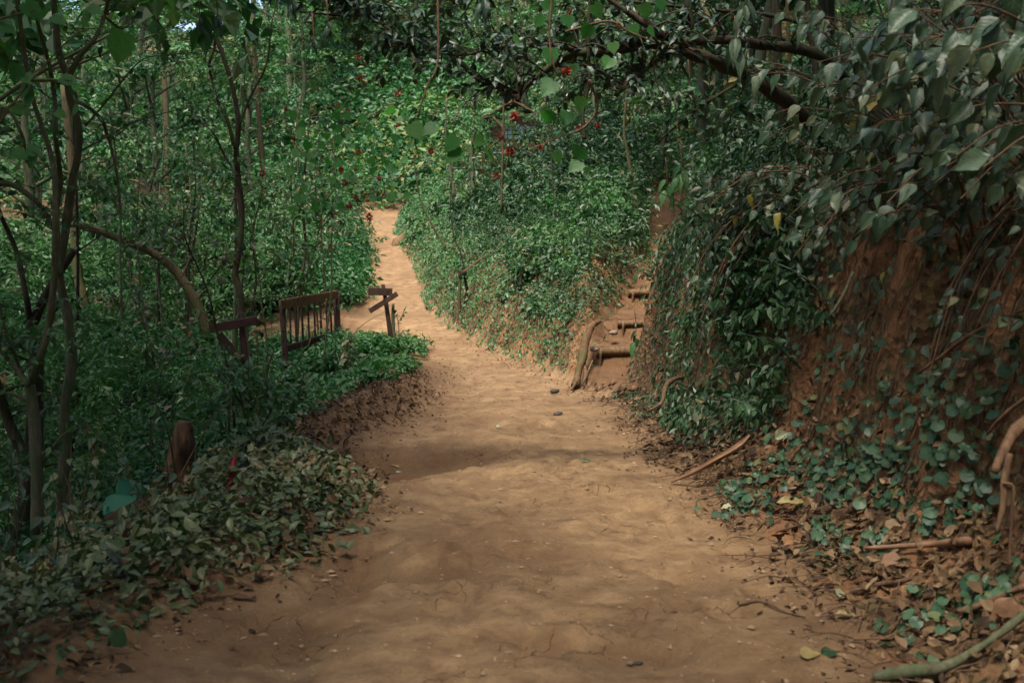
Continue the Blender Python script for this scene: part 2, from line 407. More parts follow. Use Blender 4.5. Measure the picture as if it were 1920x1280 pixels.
M['stump'] = bark_mat('stump_bark', (.022, .012, .007), (.12, .062, .034), scale=.8)
M['bark_moss'] = bark_mat('mossy_bark', (.035, .020, .012), (.10, .065, .038), moss=(.05, .062, .018), mossa=.4)
M['bark_pale'] = bark_mat('pale_bark', (.12, .085, .055), (.26, .19, .125), moss=(.07, .09, .03), mossa=.15)
M['bark_grey'] = bark_mat('grey_green_bark', (.045, .038, .024), (.13, .12, .075), moss=(.05, .075, .03), mossa=.4)
M['root'] = bark_mat('root_bark', (.05, .026, .014), (.15, .088, .048))
M['earth_root'] = bark_mat('earth_crusted_root', (.05, .025, .012), (.14, .078, .036), moss=(.07, .07, .025), mossa=.15)
M['twig'] = bark_mat('twig_bark', (.05, .028, .016), (.14, .085, .05))
M['wood_dark'] = bark_mat('weathered_dark_board', (.018, .010, .009), (.055, .030, .022), scale=.6)
M['wood_brown'] = bark_mat('brown_rail_board', (.05, .024, .012), (.12, .065, .03), moss=(.06, .055, .02), mossa=.2, scale=.6)
M['log'] = bark_mat('step_log_wood', (.055, .030, .015), (.18, .11, .055))
M['log_end'] = plain_mat('log_end_grain', (.20, .115, .045), (.30, .19, .085), .8, 30)
M['red_paint'] = plain_mat('dark_red_paint', (.022, .008, .007), (.050, .013, .011), .6, 18)
M['red_bright'] = plain_mat('red_spike', (.30, .015, .03), (.5, .03, .05), .5, 30)
M['green_plastic'] = plain_mat('green_plastic', (.02, .20, .11), (.035, .25, .14), .38, 5, .5, .0005)
M['flower'] = leaf_mat('red_flower', [(0, (.11, .010, .007)), (.6, (.20, .022, .012)), (1, (.32, .07, .02))], transl=.25, tint=(1, .4, .3))
M['cabin_wood'] = plain_mat('cabin_boards', (.07, .03, .015), (.14, .065, .03), .8, 12)
M['cabin_blue'] = plain_mat('pale_blue_window', (.12, .20, .25), (.22, .32, .38), .25, 4)
M['cabin_grey'] = plain_mat('blue_grey_wall', (.10, .13, .18), (.16, .2, .26), .7, 8)
M['stone'] = plain_mat('field_stone', (.10, .07, .05), (.22, .17, .13), .85, 25)
M['grit'] = plain_mat('earth_grit', (.09, .05, .028), (.36, .25, .15), .9, 6)
M['charcoal'] = plain_mat('dark_clod', (.02, .018, .016), (.07, .055, .045), .9, 40)

# ------------------------------------------------------------------ build the ground sheets
def region_split():
    nx, ny = len(xs), len(ys)
    idx = np.arange(nx * ny).reshape(ny, nx)
    quads = np.stack([idx[:-1, :-1], idx[:-1, 1:], idx[1:, 1:], idx[1:, :-1]], -1).reshape(-1, 4)
    cx = .5 * (GX[:-1, :-1] + GX[1:, 1:]).ravel(); cy = .5 * (GY[:-1, :-1] + GY[1:, 1:]).ravel()
    j = .05 * fbm(cx * 4, cy * 4, 0, 99, 2)
    xl, xr = tab(cy, XL) + j, tab(cy, XR) + j
    wL = tab(cy, [(4, .25), (9, .1), (10, .5), (13, .45), (16, .2), (20, .25), (40, .3)])
    onpath = (cx > xl - wL) & (cx < xr + .12) & (cy < 42)
    sl, sr = tab(cy, SL), tab(cy, SR)
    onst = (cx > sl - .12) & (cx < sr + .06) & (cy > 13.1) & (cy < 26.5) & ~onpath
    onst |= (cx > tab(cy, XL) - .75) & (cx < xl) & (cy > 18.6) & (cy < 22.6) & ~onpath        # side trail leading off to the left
    bank = (cx >= xr) & ~onpath & ~onst & (cx < xr + 1.9) & (cy < 19)
    hill = ~onpath & ~onst & ~bank
    V = np.stack([GX, GY, GZ], -1).reshape(-1, 3)
    damp_shade = np.zeros(len(V))
    for (px_, py_, rx, ry, d) in PITS[:-2]:  # pits coloured darker for moist soil and for the shade in them
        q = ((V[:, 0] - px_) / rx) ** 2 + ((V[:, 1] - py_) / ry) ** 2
        damp_shade = np.maximum(damp_shade, np.clip(d / .07, .3, 1) * np.exp(-q * q * .8))
    damp_shade = np.maximum(damp_shade, .7 * sstep(.25, -.1, V[:, 0] - tab(V[:, 1], XL) - .12 + .2 * fbm(V[:, 0] * 2, V[:, 1] * 2, 0, 301, 3)))
    damp_shade = np.maximum(damp_shade, .6 * sstep(-.3, .05, V[:, 0] - tab(V[:, 1], XR) + .2 * fbm(V[:, 0] * 2, V[:, 1] * 2, 0, 303, 3)) * (V[:, 1] < 13))
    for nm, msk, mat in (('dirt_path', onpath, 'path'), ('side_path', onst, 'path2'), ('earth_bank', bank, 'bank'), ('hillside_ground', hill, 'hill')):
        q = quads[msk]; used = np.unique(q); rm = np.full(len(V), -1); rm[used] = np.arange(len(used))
        o = link(nm, mesh_np(nm, V[used], [rm[q]], M[mat], damp_shade[used] if mat[:4] == 'path' else np.zeros(len(used)), True)); o['kind'] = 'structure'
region_split()
# ------------------------------------------------------------------ leaf shapes (unit length along +Y, face up +Z)
def leaf_tpl(kind):
    if kind == 'diamond':
        V = [(0, 0, 0), (.30, .42, .06), (0, 1, -.12), (-.30, .42, .06)]
        return np.array(V), [np.array([(0, 1, 2), (0, 2, 3)])]
    if kind == 'ovate':
        V = [(0, 0, 0), (.24, .28, .05), (.23, .58, .0), (0, 1, -.22), (-.23, .58, .0), (-.24, .28, .05), (0, .3, -.02), (0, .62, -.07)]
        return np.array(V), [np.array([(0, 1, 6), (0, 6, 5), (7, 2, 3), (7, 3, 4)]), np.array([(6, 1, 2, 7), (6, 7, 4, 5)])]
    if kind == 'simple':
        V = [(0, 0, -.02), (.23, .3, .06), (.20, .62, .0), (0, 1, -.20), (-.20, .62, .0), (-.23, .3, .06)]
        return np.array(V), [np.array([(0, 1, 2, 3), (0, 3, 4, 5)])]
    if kind == 'narrow':
        V = [(0, 0, 0), (.12, .3, .03), (.10, .65, -.03), (0, 1, -.25), (-.10, .65, -.03), (-.12, .3, .03), (0, .5, -.05)]
        return np.array(V), [np.array([(0, 1, 6), (1, 2, 6), (2, 3, 6), (3, 4, 6), (4, 5, 6), (5, 0, 6)])]
    if kind == 'dry':
        V = [(0, 0, 0), (.22, .2, .14), (.30, .5, .2), (.12, .8, .1), (.02, 1, .16), (-.2, .75, .16), (-.27, .45, .1), (-.16, .15, .12), (0, .5, -.04)]
        return np.array(V), [np.array([(i, (i + 1) % 8, 8) for i in range(8)])]
    if kind == 'heart':
        n = 12; pts = []
        for i in range(n):
            a = 2 * math.pi * i / n
            r = .5 * (1 + .08 * math.cos(5 * a)) * (1 - .38 * math.exp(-((a - math.pi) / .45) ** 2))
            pts.append((r * math.sin(a), .42 + r * math.cos(a), .05 * math.cos(2 * a)))
        pts.append((0, .3, -.03))
        return np.array(pts), [np.array([(i, (i + 1) % n, n)[::-1] for i in range(n)])]
    if kind == 'lobed':                                    # broad three to five pointed leaf
        out = [(0, .05), (.10, -.03), (.28, .0), (.46, .09), (.41, .20), (.50, .33), (.40, .42), (.42, .55), (.28, .60), (.22, .74), (.09, .83), (0, 1.0)]
        pts = [(x, y, .05 * abs(x) * 2 - .12 * y * y) for x, y in out] + [(-x, y, .05 * abs(x) * 2 - .12 * y * y) for x, y in out[1:-1][::-1]]
        n = len(pts); pts.append((0, .38, -.05))
        return np.array(pts), [np.array([(i, (i + 1) % n, n) for i in range(n)])]

def big_leaf(kind, wid=.30, droop=.25, cup=.12, wav=.02, seed=0):
    """fine grid leaf: outline with an acuminate tip, folded midrib, wavy margin, drooping tip"""
    r = np.random.default_rng(seed); nu, nv = 9, 3
    V = []; F = []
    for i in range(nu + 1):
        t = i / nu
        if kind == 'round':
            w = wid * 1.35 * math.sqrt(max(0, 1 - (2 * t - 1) ** 2)) * (1 + .1 * math.sin(9 * t)) if 0 < t < 1 else 0
        else:
            w = wid * (math.sin(math.pi * min(1, t ** .68)) ** (.8 + .75 * t)) * (1 - .25 * t) * 1.28 if 0 < t < 1 else 0
        for j in range(-nv, nv + 1):
            u = j / nv
            V.append((w * u, t + .03 * abs(u) * (1 if t < .3 else -.5), cup * abs(u) * w / wid * .5 - droop * t * t + wav * math.sin(t * 14 + j * 2 + seed) * abs(u) + .008 * r.normal()))
    m = 2 * nv + 1
    for i in range(nu):
        for j in range(m - 1):
            a = i * m + j; F.append((a, a + 1, a + m + 1, a + m))
    return np.array(V), [np.array(F)]

TPL = {k: leaf_tpl(k) for k in ('diamond', 'ovate', 'simple', 'narrow', 'dry', 'heart', 'lobed')}

def frames(tip, nrm):
    y = tip / (np.linalg.norm(tip, axis=-1, keepdims=True) + 1e-9)
    x = np.cross(y, nrm); x /= (np.linalg.norm(x, axis=-1, keepdims=True) + 1e-9)
    z = np.cross(x, y)
    return np.stack([x, y, z], -1)          # columns

def leaves(acc, tpl, pos, tip, nrm, size, rnd=None, wmul=1.0):
    tv, tf = TPL[tpl] if isinstance(tpl, str) else tpl
    n = len(pos)
    if n == 0: return acc
    Fm = frames(tip, nrm)
    sz = np.broadcast_to(size, (n,))[:, None, None]
    t = tv * np.array([wmul, 1, 1])
    V = pos[:, None, :] + np.einsum('nij,kj->nki', Fm, t) * sz
    k = len(tv); off = (np.arange(n) * k)[:, None, None]
    faces = [(f[None] + off).reshape(-1, f.shape[1]) for f in tf]
    rr = rng.random(n) if rnd is None else rnd
    acc.add(V.reshape(-1, 3), faces, np.repeat(rr, k)); return acc

def unit(n, r=None):
    v = (r or rng).normal(size=(n, 3)); return v / np.linalg.norm(v, axis=1, keepdims=True)

KEYS = [(190, 275, 905, 985, 10.2), (422, 458, 838, 912, 8.5), (316, 364, 785, 918, 8.3), (388, 486, 588, 640, 11.9), (436, 478, 640, 740, 11.9), (518, 646, 542, 690, 16.5), (684, 778, 528, 655, 17.0), (1075, 1215, 590, 715, 13.2)]
def keep_open(pos):
    """thin the plants in front of the things one can see between them"""
    y = np.maximum(pos[:, 1], .5); px = 960 + FPX * pos[:, 0] / y; py = HORIZON + FPX * (EYE - pos[:, 2]) / y
    k = np.ones(len(pos), bool)
    for a, b, c, d, Y in KEYS: k &= ~((px > a - 9) & (px < b + 9) & (py > c - 9) & (py < d + 14) & (pos[:, 1] < Y)) | (noise3(pos[:, 0] * 5, pos[:, 1] * 5, pos[:, 2] * 5, 401) > .72)
    return k

def clump_leaves(acc, centers, radii, per, size, tpl='diamond', up=.5, flat=.75, r=None, droop=.3, shell=.45, rndbase=None):
    """leaf shells: around every centre, leaves on the outer part of an uneven ball facing outwards and up"""
    r = r or rng
    M_ = len(centers); n = M_ * per
    d = unit(n, r); d[:, 2] = np.where(d[:, 2] < -.25, -d[:, 2] * .6, d[:, 2])
    rad = np.repeat(radii, per)
    c = np.repeat(centers, per, 0)
    lob = 1 + .28 * noise3(d[:, 0] * 2.3 + c[:, 0], d[:, 1] * 2.3 + c[:, 1], d[:, 2] * 2.3 + c[:, 2], 7)
    rr = rad * lob * (1 - shell * r.random(n) ** 1.6)
    pos = c + d * rr[:, None] * np.array([1, 1, flat])
    nrm = d + np.array([0, 0, up]) + .45 * r.normal(size=(n, 3))
    tip = np.cross(nrm, unit(n, r)) + .5 * d + np.array([0, 0, -droop])
    rb = r.random(n) * .7 if rndbase is None else np.repeat(rndbase, per) * .25 + r.random(n) * .30 + .44 * np.clip(.5 + 1.1 * noise3(c[:, 0] * .9, c[:, 1] * .45, c[:, 2] * .9, 88), 0, 1)
    pat = .72 + .62 * np.clip(.5 + 1.2 * noise3(c[:, 0] * 1.3 + 5, c[:, 1] * .7, c[:, 2] * 1.3, 89), 0, 1)
    k = keep_open(pos); sz = (size * pat * (.5 + .95 * r.random(n) ** 1.5))[k]
    leaves(acc, tpl, pos[k], tip[k], nrm[k], sz, rb[k])
    return acc

# ------------------------------------------------------------------ tubes
def catmull(P_, n):
    P_ = np.asarray(P_, float)
    if len(P_) < 3: return np.stack([P_[0] + (P_[-1] - P_[0]) * t for t in np.linspace(0, 1, n + 1)])
    Q = np.vstack([2 * P_[0] - P_[1], P_, 2 * P_[-1] - P_[-2]])
    out = []
    for i in range(len(P_) - 1):
        p0, p1, p2, p3 = Q[i:i + 4]
        for t in np.linspace(0, 1, n, endpoint=False):
            out.append(.5 * (2 * p1 + (p2 - p0) * t + (2 * p0 - 5 * p1 + 4 * p2 - p3) * t * t + (3 * p1 - p0 - 3 * p2 + p3) * t ** 3))
    out.append(P_[-1]); return np.array(out)

def tube(acc, pts, rad, sides=7, sub=3, rough=.0, seed=0, caps=True, r=.5):
    P_ = catmull(pts, sub)
    rad = np.interp(np.linspace(0, 1, len(P_)), np.linspace(0, 1, len(rad)), rad) if not np.isscalar(rad) else np.full(len(P_), rad)
    T = np.gradient(P_, axis=0); T /= np.linalg.norm(T, axis=1, keepdims=True) + 1e-9
    u = np.cross(T[0], [0.3, 1, .2]); u /= np.linalg.norm(u) + 1e-9
    V = []
    ang = np.linspace(0, 2 * math.pi, sides, endpoint=False)
    for i in range(len(P_)):
        u = u - T[i] * np.dot(u, T[i]); u /= np.linalg.norm(u) + 1e-9
        w = np.cross(T[i], u)
        rr = rad[i] * np.ones(sides)
        ring = P_[i] + np.outer(np.cos(ang), u) * rad[i] + np.outer(np.sin(ang), w) * rad[i]
        if rough:
            k = 1 + rough * fbm(ring[:, 0] * 9 + seed, ring[:, 1] * 9, ring[:, 2] * 5, 13, 2)
            ring = P_[i] + (ring - P_[i]) * k[:, None]
        V.append(ring)
    V = np.vstack(V); n = len(P_)
    F = [(i * sides + j, i * sides + (j + 1) % sides, (i + 1) * sides + (j + 1) % sides, (i + 1) * sides + j) for i in range(n - 1) for j in range(sides)]
    fs = [np.array(F)]
    if caps:
        V = np.vstack([V, P_[0], P_[-1]]); a, b = n * sides, n * sides + 1
        fs.append(np.array([(a, (j + 1) % sides, j) for j in range(sides)] + [(b, (n - 1) * sides + j, (n - 1) * sides + (j + 1) % sides) for j in range(sides)]))
    acc.add(V, fs, r); return P_

def box(acc, c, size, rot=None, bev=.0, r=.5, jag=0.0, seed=0):
    """board / block with chamfered long edges"""
    sx, sy, sz = np.array(size) / 2
    b = min(bev, sy * .9, sz * .9)
    prof = [(-sy + b, -sz), (sy - b, -sz), (sy, -sz + b), (sy, sz - b), (sy - b, sz), (-sy + b, sz), (-sy, sz - b), (-sy, -sz + b)] if b > 0 else [(-sy, -sz), (sy, -sz), (sy, sz), (-sy, sz)]
    k = len(prof); ns = 5 if jag else 1; V = []
    rg = np.random.default_rng(seed)
    for i in range(ns + 1):
        x = -sx + 2 * sx * i / ns
        for (y, z) in prof:
            V.append((x + (jag * rg.normal() if i in (0, ns) else 0), y * (1 + jag * 2 * rg.normal()), z * (1 + jag * 2 * rg.normal())))
    V = np.array(V)
    F = [(i * k + j, i * k + (j + 1) % k, (i + 1) * k + (j + 1) % k, (i + 1) * k + j) for i in range(ns) for j in range(k)]
    if rot is not None: V = V @ np.array(rot).T
    V = V + np.array(c)
    fs = [np.array(F)]
    e0 = np.arange(k)[::-1]; e1 = np.arange(k) + ns * k
    fs += [np.array([e0, e1])]
    acc.add(V, fs, r); return acc

def rot_to(xdir, zdir=(0, 0, 1)):
    x = np.array(xdir, float); x /= np.linalg.norm(x)
    y = np.cross(zdir, x); y /= np.linalg.norm(y); z = np.cross(x, y)
    return np.stack([x, y, z], -1)

# ------------------------------------------------------------------ ground cover and undergrowth (nobody could count it)
def stuff(name, acc, mat, label=None):
    o = link(name, acc.mesh(name, M[mat], False)); tag(o, label, None, None, 'stuff'); return o

def in_region(n, x0, x1, y0, y1, dens):
    x = rng.uniform(x0, x1, n); y = rng.uniform(y0, y1, n)
    k = (rng.random(n) < dens(x, y)) & (np.abs(x) < .52 * y + 1.1)
    return x[k], y[k]
DL = lambda x, y: tab(y, XL) - x
DR = lambda x, y: x - tab(y, XR)

def cover(acc, x, y, hmax, size, tpl, lean=(0, 0, 0), up=1.0, r=None, tilt=.55):
    """single leaves a little above the ground, stacked in height"""
    n = len(x); h = H(x, y); nn = normal(x, y)
    z = rng.random(n) ** .8 * hmax
    pos = np.stack([x, y, h], -1) + nn * np.asarray(z)[:, None]
    nrm = nn * up + tilt * rng.normal(size=(n, 3)) + np.array([0, -.15, .3])
    tip = np.cross(nrm, unit(n)) + np.array(lean)
    k = keep_open(pos); sz = (size * (.45 + .95 * rng.random(n)))[k]
    return leaves(acc, tpl, pos[k], tip[k], nrm[k], sz, (.55 * rng.random(n) + .44 * np.clip(.5 + 1.1 * noise3(x * 1.6, y * .9, h, 87), 0, 1))[k])
def clumps_on(x, y, rad, lift=.35):
    return np.stack([x, y, H(x, y) + rad * lift], -1)

def shoots(acc, n, x0, x1, y0, y1, dens, hr, size, tpl='ovate', lean=(0, -.2, 0), per=16):
    """upright and arching leafy stems"""
    x, y = in_region(n, x0, x1, y0, y1, dens)
    for a_, b_ in zip(x, y):
        hgt = rng.uniform(*hr); p0 = np.array([a_, b_, hz(a_, b_)])
        d = np.array(lean) + rng.normal(size=3) * [.35, .35, 0] + [0, 0, 1]
        p1 = p0 + d * hgt * .6; p2 = p0 + d * hgt + [d[0] * .3 * hgt, d[1] * .3 * hgt, -.12 * hgt]
        ln = tube(acc, [p0, p1, p2], [.008, .005, .002], 4, 4, caps=False, r=.98)
        m = int(per * (.6 + hgt * .5)); t = rng.uniform(.15, 1, m); pos = ln[(t * (len(ln) - 1)).astype(int)]
        o = rng.normal(size=(m, 3)); o[:, 2] *= .4
        k = keep_open(pos)
        leaves(acc, tpl, (pos + o * .03)[k], (o + [0, 0, -.35])[k], (np.array([0, -.3, 1.0]) + .4 * rng.normal(size=(m, 3)))[k], (size * (.5 + .8 * rng.random(m)))[k])

# --- left foreground: dull olive ground cover along the edge of the path
def left_cover():
    a = Acc(); b = Acc(); c = Acc()
    def d(x, y):
        dl = DL(x, y); nz = fbm(x * 1.2, y * 1.2, 0, 201, 3)
        edge = tab(y, [(3.5, .05), (5, -.12), (7.5, -.12), (8.6, -.05), (9.2, .55), (10, .75), (12, .55), (14, .1), (19, 0)])
        return sstep(edge - .05, edge + .35, dl + .25 * nz) * .95
    x, y = in_region(44000, -6.5, -.7, 3.3, 9.2, d)
    dl = DL(x, y); hm = .05 + .17 * sstep(.05, .6, dl) * (1 - .45 * sstep(1.0, 1.8, dl))
    hm = hm * 1.25 * (.35 + 1.1 * np.clip(fbm(x * 2.2, y * 2.2, 0, 203, 3) + .45, 0, 1.2))
    s = .063 * (.75 + .5 * np.clip(fbm(x * 1.1, y * 1.1, 0, 207, 2) + .5, 0, 1))
    cover(a, x, y, hm, s, 'ovate', tilt=.85)
    stuff('foreground_leaves', a, 'leaf_olive', 'dull olive green leafy ground cover on the left edge of the path')
    x, y = in_region(4200, -6, -.9, 3.3, 12.5, lambda x, y: sstep(-.15, .15, DL(x, y) + .15 * fbm(x * 2, y * 2, 0, 211, 2)) * (1 - .8 * sstep(.4, 1.6, DL(x, y))))
    cover(b, x, y, .05 + .10 * rng.random(len(x)), .075, 'dry')
    x, y = in_region(9000, -3.2, -.6, 8.8, 15, lambda x, y: sstep(-.05, .4, DL(x, y) + .2 * fbm(x * 3, y * 3, 0, 213, 2)) * (1 - sstep(.9, 1.6, DL(x, y))))
    cover(b, x, y, .02, .040, 'dry')
    stuff('dry_leaf_litter', b, 'dry', 'brown curled leaf litter along the left edge of the path')
left_cover()

# --- litter and creeper at the foot of the right bank
def right_litter():
    b = Acc(); a = Acc()
    x, y = in_region(13000, .9, 3.2, 3.3, 13.5, lambda x, y: sstep(-.12, .35, DR(x, y) + .22 * fbm(x * 2.2, y * 2.2, 0, 221, 3)) * (1 - np.where(y > 9, 1.0, .8) * sstep(np.interp(y, [8, 11], [.75, .3]), np.interp(y, [8, 11], [1.1, .6]), DR(x, y))) * .75)
    cover(b, x, y, .035 + .03 * rng.random(len(x)), .062, 'dry')
    stuff('bank_foot_litter', b, 'dry', 'brown leaf litter at the foot of the right bank')
    s = Acc(); r = np.random.default_rng(4)
    for k in range(420):                                     # fine twigs in the litter
        yy = r.uniform(3.4, 12.5); xx = float(tab(yy, XR)) + abs(r.normal()) * .45 - .05
        L = r.uniform(.06, .35); an = r.uniform(0, 6.28)
        p0 = np.array([xx, yy, hz(xx, yy) + .012]); x1, y1 = xx + L * math.cos(an), yy + L * math.sin(an)
        p1 = np.array([x1, y1, hz(x1, y1) + .02]); pm = (p0 + p1) / 2 + np.array([r.normal() * .02, r.normal() * .02, .02])
        tube(s, [p0, pm, p1], [.004, .003, .0015], 5, 2, caps=False)
    stuff('litter_twigs', s, 'twig', 'small twigs lying in the litter under the bank')
right_litter()

# --- mound between the paths: fine leafy carpet and low bushes
def mound_cover():
    a = Acc(); b = Acc()
    def on_mound(x, y):
        return (DR(x, y) > -.02) & (x < tab(y, SL) + .05) & (y > 13.25)
    def d(x, y):
        e = DR(x, y); e2 = tab(y, SL) - x
        bare = sstep(.3, -.3, e2 - .45 + .3 * fbm(x * 2, y * 2, 0, 231, 2)) * (y < 19)
        return on_mound(x, y) * sstep(-.05, .3, e + .25 * fbm(x * 2, y * 1.5, 0, 233, 3)) * (1 - .8 * bare)
    x, y = in_region(60000, -4.2, 4, 13.2, 40, d)
    cover(a, x, y, .08 + .12 * rng.random(len(x)), np.interp(y, [13, 40], [.055, .10]), 'diamond', lean=(-.2, -.3, -.4))
    x, y = in_region(60000, -4.2, 4, 13.2, 40, lambda x, y: on_mound(x, y) * sstep(-.02, .15, DR(x, y) + .2 * fbm(x * 3, y * 2, 0, 235, 2)) * sstep(1.4, .9, DR(x, y)) * (tab(y, SL) - x > .35))
    cover(a, x, y, .05 + .14 * rng.random(len(x)), np.interp(y, [13, 40], [.055, .10]), 'diamond', lean=(-.3, -.3, -.7))
    # bushes
    x, y = in_region(1500, -4.2, 6, 13.4, 41, lambda x, y: on_mound(x, y) * sstep(.15, .7, DR(x, y)) * sstep(.1, .6, tab(y, SL) - x))
    rad = rng.uniform(.12, .30, len(x)) * np.interp(y, [13, 40], [1, 1.5]) * (.6 + .6 * sstep(.4, 2, DR(x, y)))
    clump_leaves(a, clumps_on(x, y, rad, .3), rad, 95, np.repeat(np.interp(y, [13, 25, 41], [.05, .07, .10]), 95), up=.5, rndbase=rng.random(len(x)))
    x, y = in_region(520, -4.2, 6, 13.6, 41, lambda x, y: on_mound(x, y) * sstep(.2, .6, DR(x, y)) * sstep(.1, .5, tab(y, SL) - x) * (fbm(x * .8, y * .5, 0, 236, 2) > -.15))
    rad = rng.uniform(.22, .52, len(x)) * (.5 + .5 * sstep(.4, 1.5, DR(x, y))); cc = clumps_on(x, y, rad, .7); cc[:, 0] -= rad * .4
    clump_leaves(a, cc, rad, 70, np.repeat(np.interp(y, [13, 25, 41], [.075, .10, .15]), 70), tpl='simple', up=.3, rndbase=rng.random(len(x)), shell=.8)
    shoots(a, 260, -4.2, 6, 13.6, 41, lambda x, y: on_mound(x, y) * sstep(.1, .5, DR(x, y)), (.3, 1.0), .085, 'simple')
    stuff('mound_leaves', a, 'leaf_mound', 'fine bright green leaves covering the mound between the two paths')
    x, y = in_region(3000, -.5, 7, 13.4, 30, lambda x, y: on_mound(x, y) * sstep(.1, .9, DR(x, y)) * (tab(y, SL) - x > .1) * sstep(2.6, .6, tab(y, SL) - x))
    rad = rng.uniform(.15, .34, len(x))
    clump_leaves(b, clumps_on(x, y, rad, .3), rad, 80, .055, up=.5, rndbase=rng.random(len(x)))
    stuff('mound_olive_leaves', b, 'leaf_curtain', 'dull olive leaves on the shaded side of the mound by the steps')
mound_cover()
def mound_shrubs():
    a = Acc()
    x, y = in_region(900, -2.5, 4.5, 14.5, 33, lambda x, y: (DR(x, y) > .9) * (x < tab(y, SL) - .1) * sstep(-4.5, .5, x) * (fbm(x * .7, y * .5, 0, 261, 2) > -.1))
    rad = rng.uniform(.22, .50, len(x)); cc = clumps_on(x, y, rad, .5); cc[:, 2] += rng.random(len(x)) ** 1.4 * 1.4 * sstep(1.0, 2.5, DR(x, y))
    clump_leaves(a, cc, rad, 60, np.repeat(np.interp(y, [14, 33], [.075, .13]), 60), tpl='simple', rndbase=rng.random(len(x)), shell=.9, up=.3)
    shoots(a, 240, -2.5, 4.5, 14, 33, lambda x, y: (DR(x, y) > .8) * (x < tab(y, SL) - .1) * 1.0, (.5, 1.5), .11, 'simple')
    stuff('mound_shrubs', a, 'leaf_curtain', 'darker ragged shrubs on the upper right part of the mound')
mound_shrubs()

# --- right bank: fine dark leaves in the gaps, on top and beside the steps
def bank_cover():
    a = Acc(); b = Acc(); c = Acc()
    x, y = in_region(20000, 1.2, 7, 3.4, 13.4, lambda x, y: sstep(1.15, 1.9, DR(x, y) + .35 * fbm(x * 1.5, y * 1.5, 0, 241, 3)) * np.interp(DR(x, y), [0, 2.5, 6], [1, 1, .5]))
    cover(a, x, y, .30 * rng.random(len(x)) + .05, .085, 'simple', lean=(-.7, -.1, -.6))
    # overhang just below the rim
    x, y = in_region(4200, 1.2, 9, 3.4, 13.4, lambda x, y: np.exp(-((DR(x, y) - 1.55) / .35) ** 2))
    cover(a, x, y, .28 * rng.random(len(x)), .08, 'ovate', lean=(-.9, 0, -1.4))
    stuff('bank_top_leaves', a, 'leaf_greyplain', 'dark grey green leaves crowding the top of the right bank')
    # the far end of the bank is grown over from rim to foot
    e = Acc()
    x, y = in_region(22000, 1.1, 4.5, 8.2, 13.6, lambda x, y: sstep(8.4, 10.2, y + 1.2 * fbm(x * 2, y * 2, 0, 247, 2) + np.maximum(0, H(x, y) - 1.0)) * sstep(np.interp(y, [10, 11.5], [.18, .36]), np.interp(y, [10, 11.5], [.4, .62]), DR(x, y) + .1 * fbm(x * 3, y * 3, 0, 248, 2)))
    cover(e, x, y, .04 + np.interp(y, [10, 12], [.26, .14]) * rng.random(len(x)) ** 1.5, .075, 'simple', lean=(-.7, -.2, -1.0))
    x, y = in_region(9000, 1.0, 2.6, 10.5, 14.5, lambda x, y: sstep(.02, .2, np.minimum(DR(x, y), np.where(y > 13, x - tab(y, SR) + .1, 9)) + .12 * fbm(x * 4, y * 4, 0, 252, 2)) * .6)
    cover(e, x, y, .02 + .05 * rng.random(len(x)), .05, 'simple', lean=(-.5, -.4, -.9))
    x, y = in_region(1500, 1.6, 5, 7.6, 13.6, lambda x, y: (DR(x, y) > .75) * (DR(x, y) < 2.6) * sstep(7.6, 9, y))
    rad = rng.uniform(.14, .30, len(x)); cc = clumps_on(x, y, rad, .4); cc[:, 2] += .45 * rng.random(len(x)) ** 1.5 * sstep(.8, 1.5, DR(x, y)); cc[:, 0] -= .25 * rng.random(len(x)) * (y < 10.5); cc = cc[(DR(x, y) > .95) | (y < 10.8)]; rad = rad[:len(cc)]
    clump_leaves(e, cc, rad, 45, .075, tpl='simple', rndbase=rng.random(len(cc)), droop=.9)
    shoots(e, 160, 1.3, 4.5, 8, 13.6, lambda x, y: (DR(x, y) > .7) * 1.0, (.3, .8), .09, lean=(-.6, -.1, -.2))
    x, y = in_region(1500, 1.3, 3.5, 3.5, 9, lambda x, y: (DR(x, y) > .6) * (DR(x, y) < 1.5) * (fbm(x * 3, y * 3, 0, 249, 2) > .02))
    cover(e, x, y, .03 + .05 * rng.random(len(x)), .05, 'ovate', lean=(-.5, -.2, -.8))
    stuff('bank_end_leaves', e, 'leaf_curtain', 'green leaves growing over the end of the right bank from rim to foot')
    # steps side
    def ds(x, y): return x - tab(y, SR)
    x, y = in_region(26000, 1.2, 9, 12.2, 30, lambda x, y: sstep(.0, .5, np.minimum(ds(x, y), DR(x, y) - .5) + .25 * fbm(x * 2, y * 2, 0, 243, 3)) * (ds(x, y) < 4))
    cover(b, x, y, .18 * rng.random(len(x)), .065, 'simple', lean=(-.6, 0, -.6))
    x, y = in_region(900, 1.8, 9, 12.2, 30, lambda x, y: (ds(x, y) > .35) * (ds(x, y) < 4) * 1.0)
    rad = rng.uniform(.12, .3, len(x)); clump_leaves(b, clumps_on(x, y, rad, .3), rad, 70, .06, rndbase=rng.random(len(x)))
    stuff('step_side_leaves', b, 'leaf_mid', 'dark green leaves growing down the bank beside the steps')
    w = Acc()
    x, y = in_region(9000, 1.5, 3.6, 3.9, 10, lambda x, y: np.exp(-((DR(x, y) - 1.2) / .3) ** 2) * sstep(-.02, .22, fbm(x * 2.6, y * 2.6, 0, 271, 3) + .25 * (DR(x, y) - 1.1)))
    cover(w, x, y, .03 + .10 * rng.random(len(x)), .078, 'ovate', lean=(-.7, -.2, -1.3))
    shoots(w, 60, 1.5, 3.6, 4.2, 10, lambda x, y: (DR(x, y) > 1.15) * (DR(x, y) < 1.6) * 1.0, (.25, .6), .085, lean=(-.9, -.1, -1.1), per=14)
    stuff('trailing_leaves', w, 'leaf_greyplain', 'dull green leaves trailing over the bare earth of the right bank')
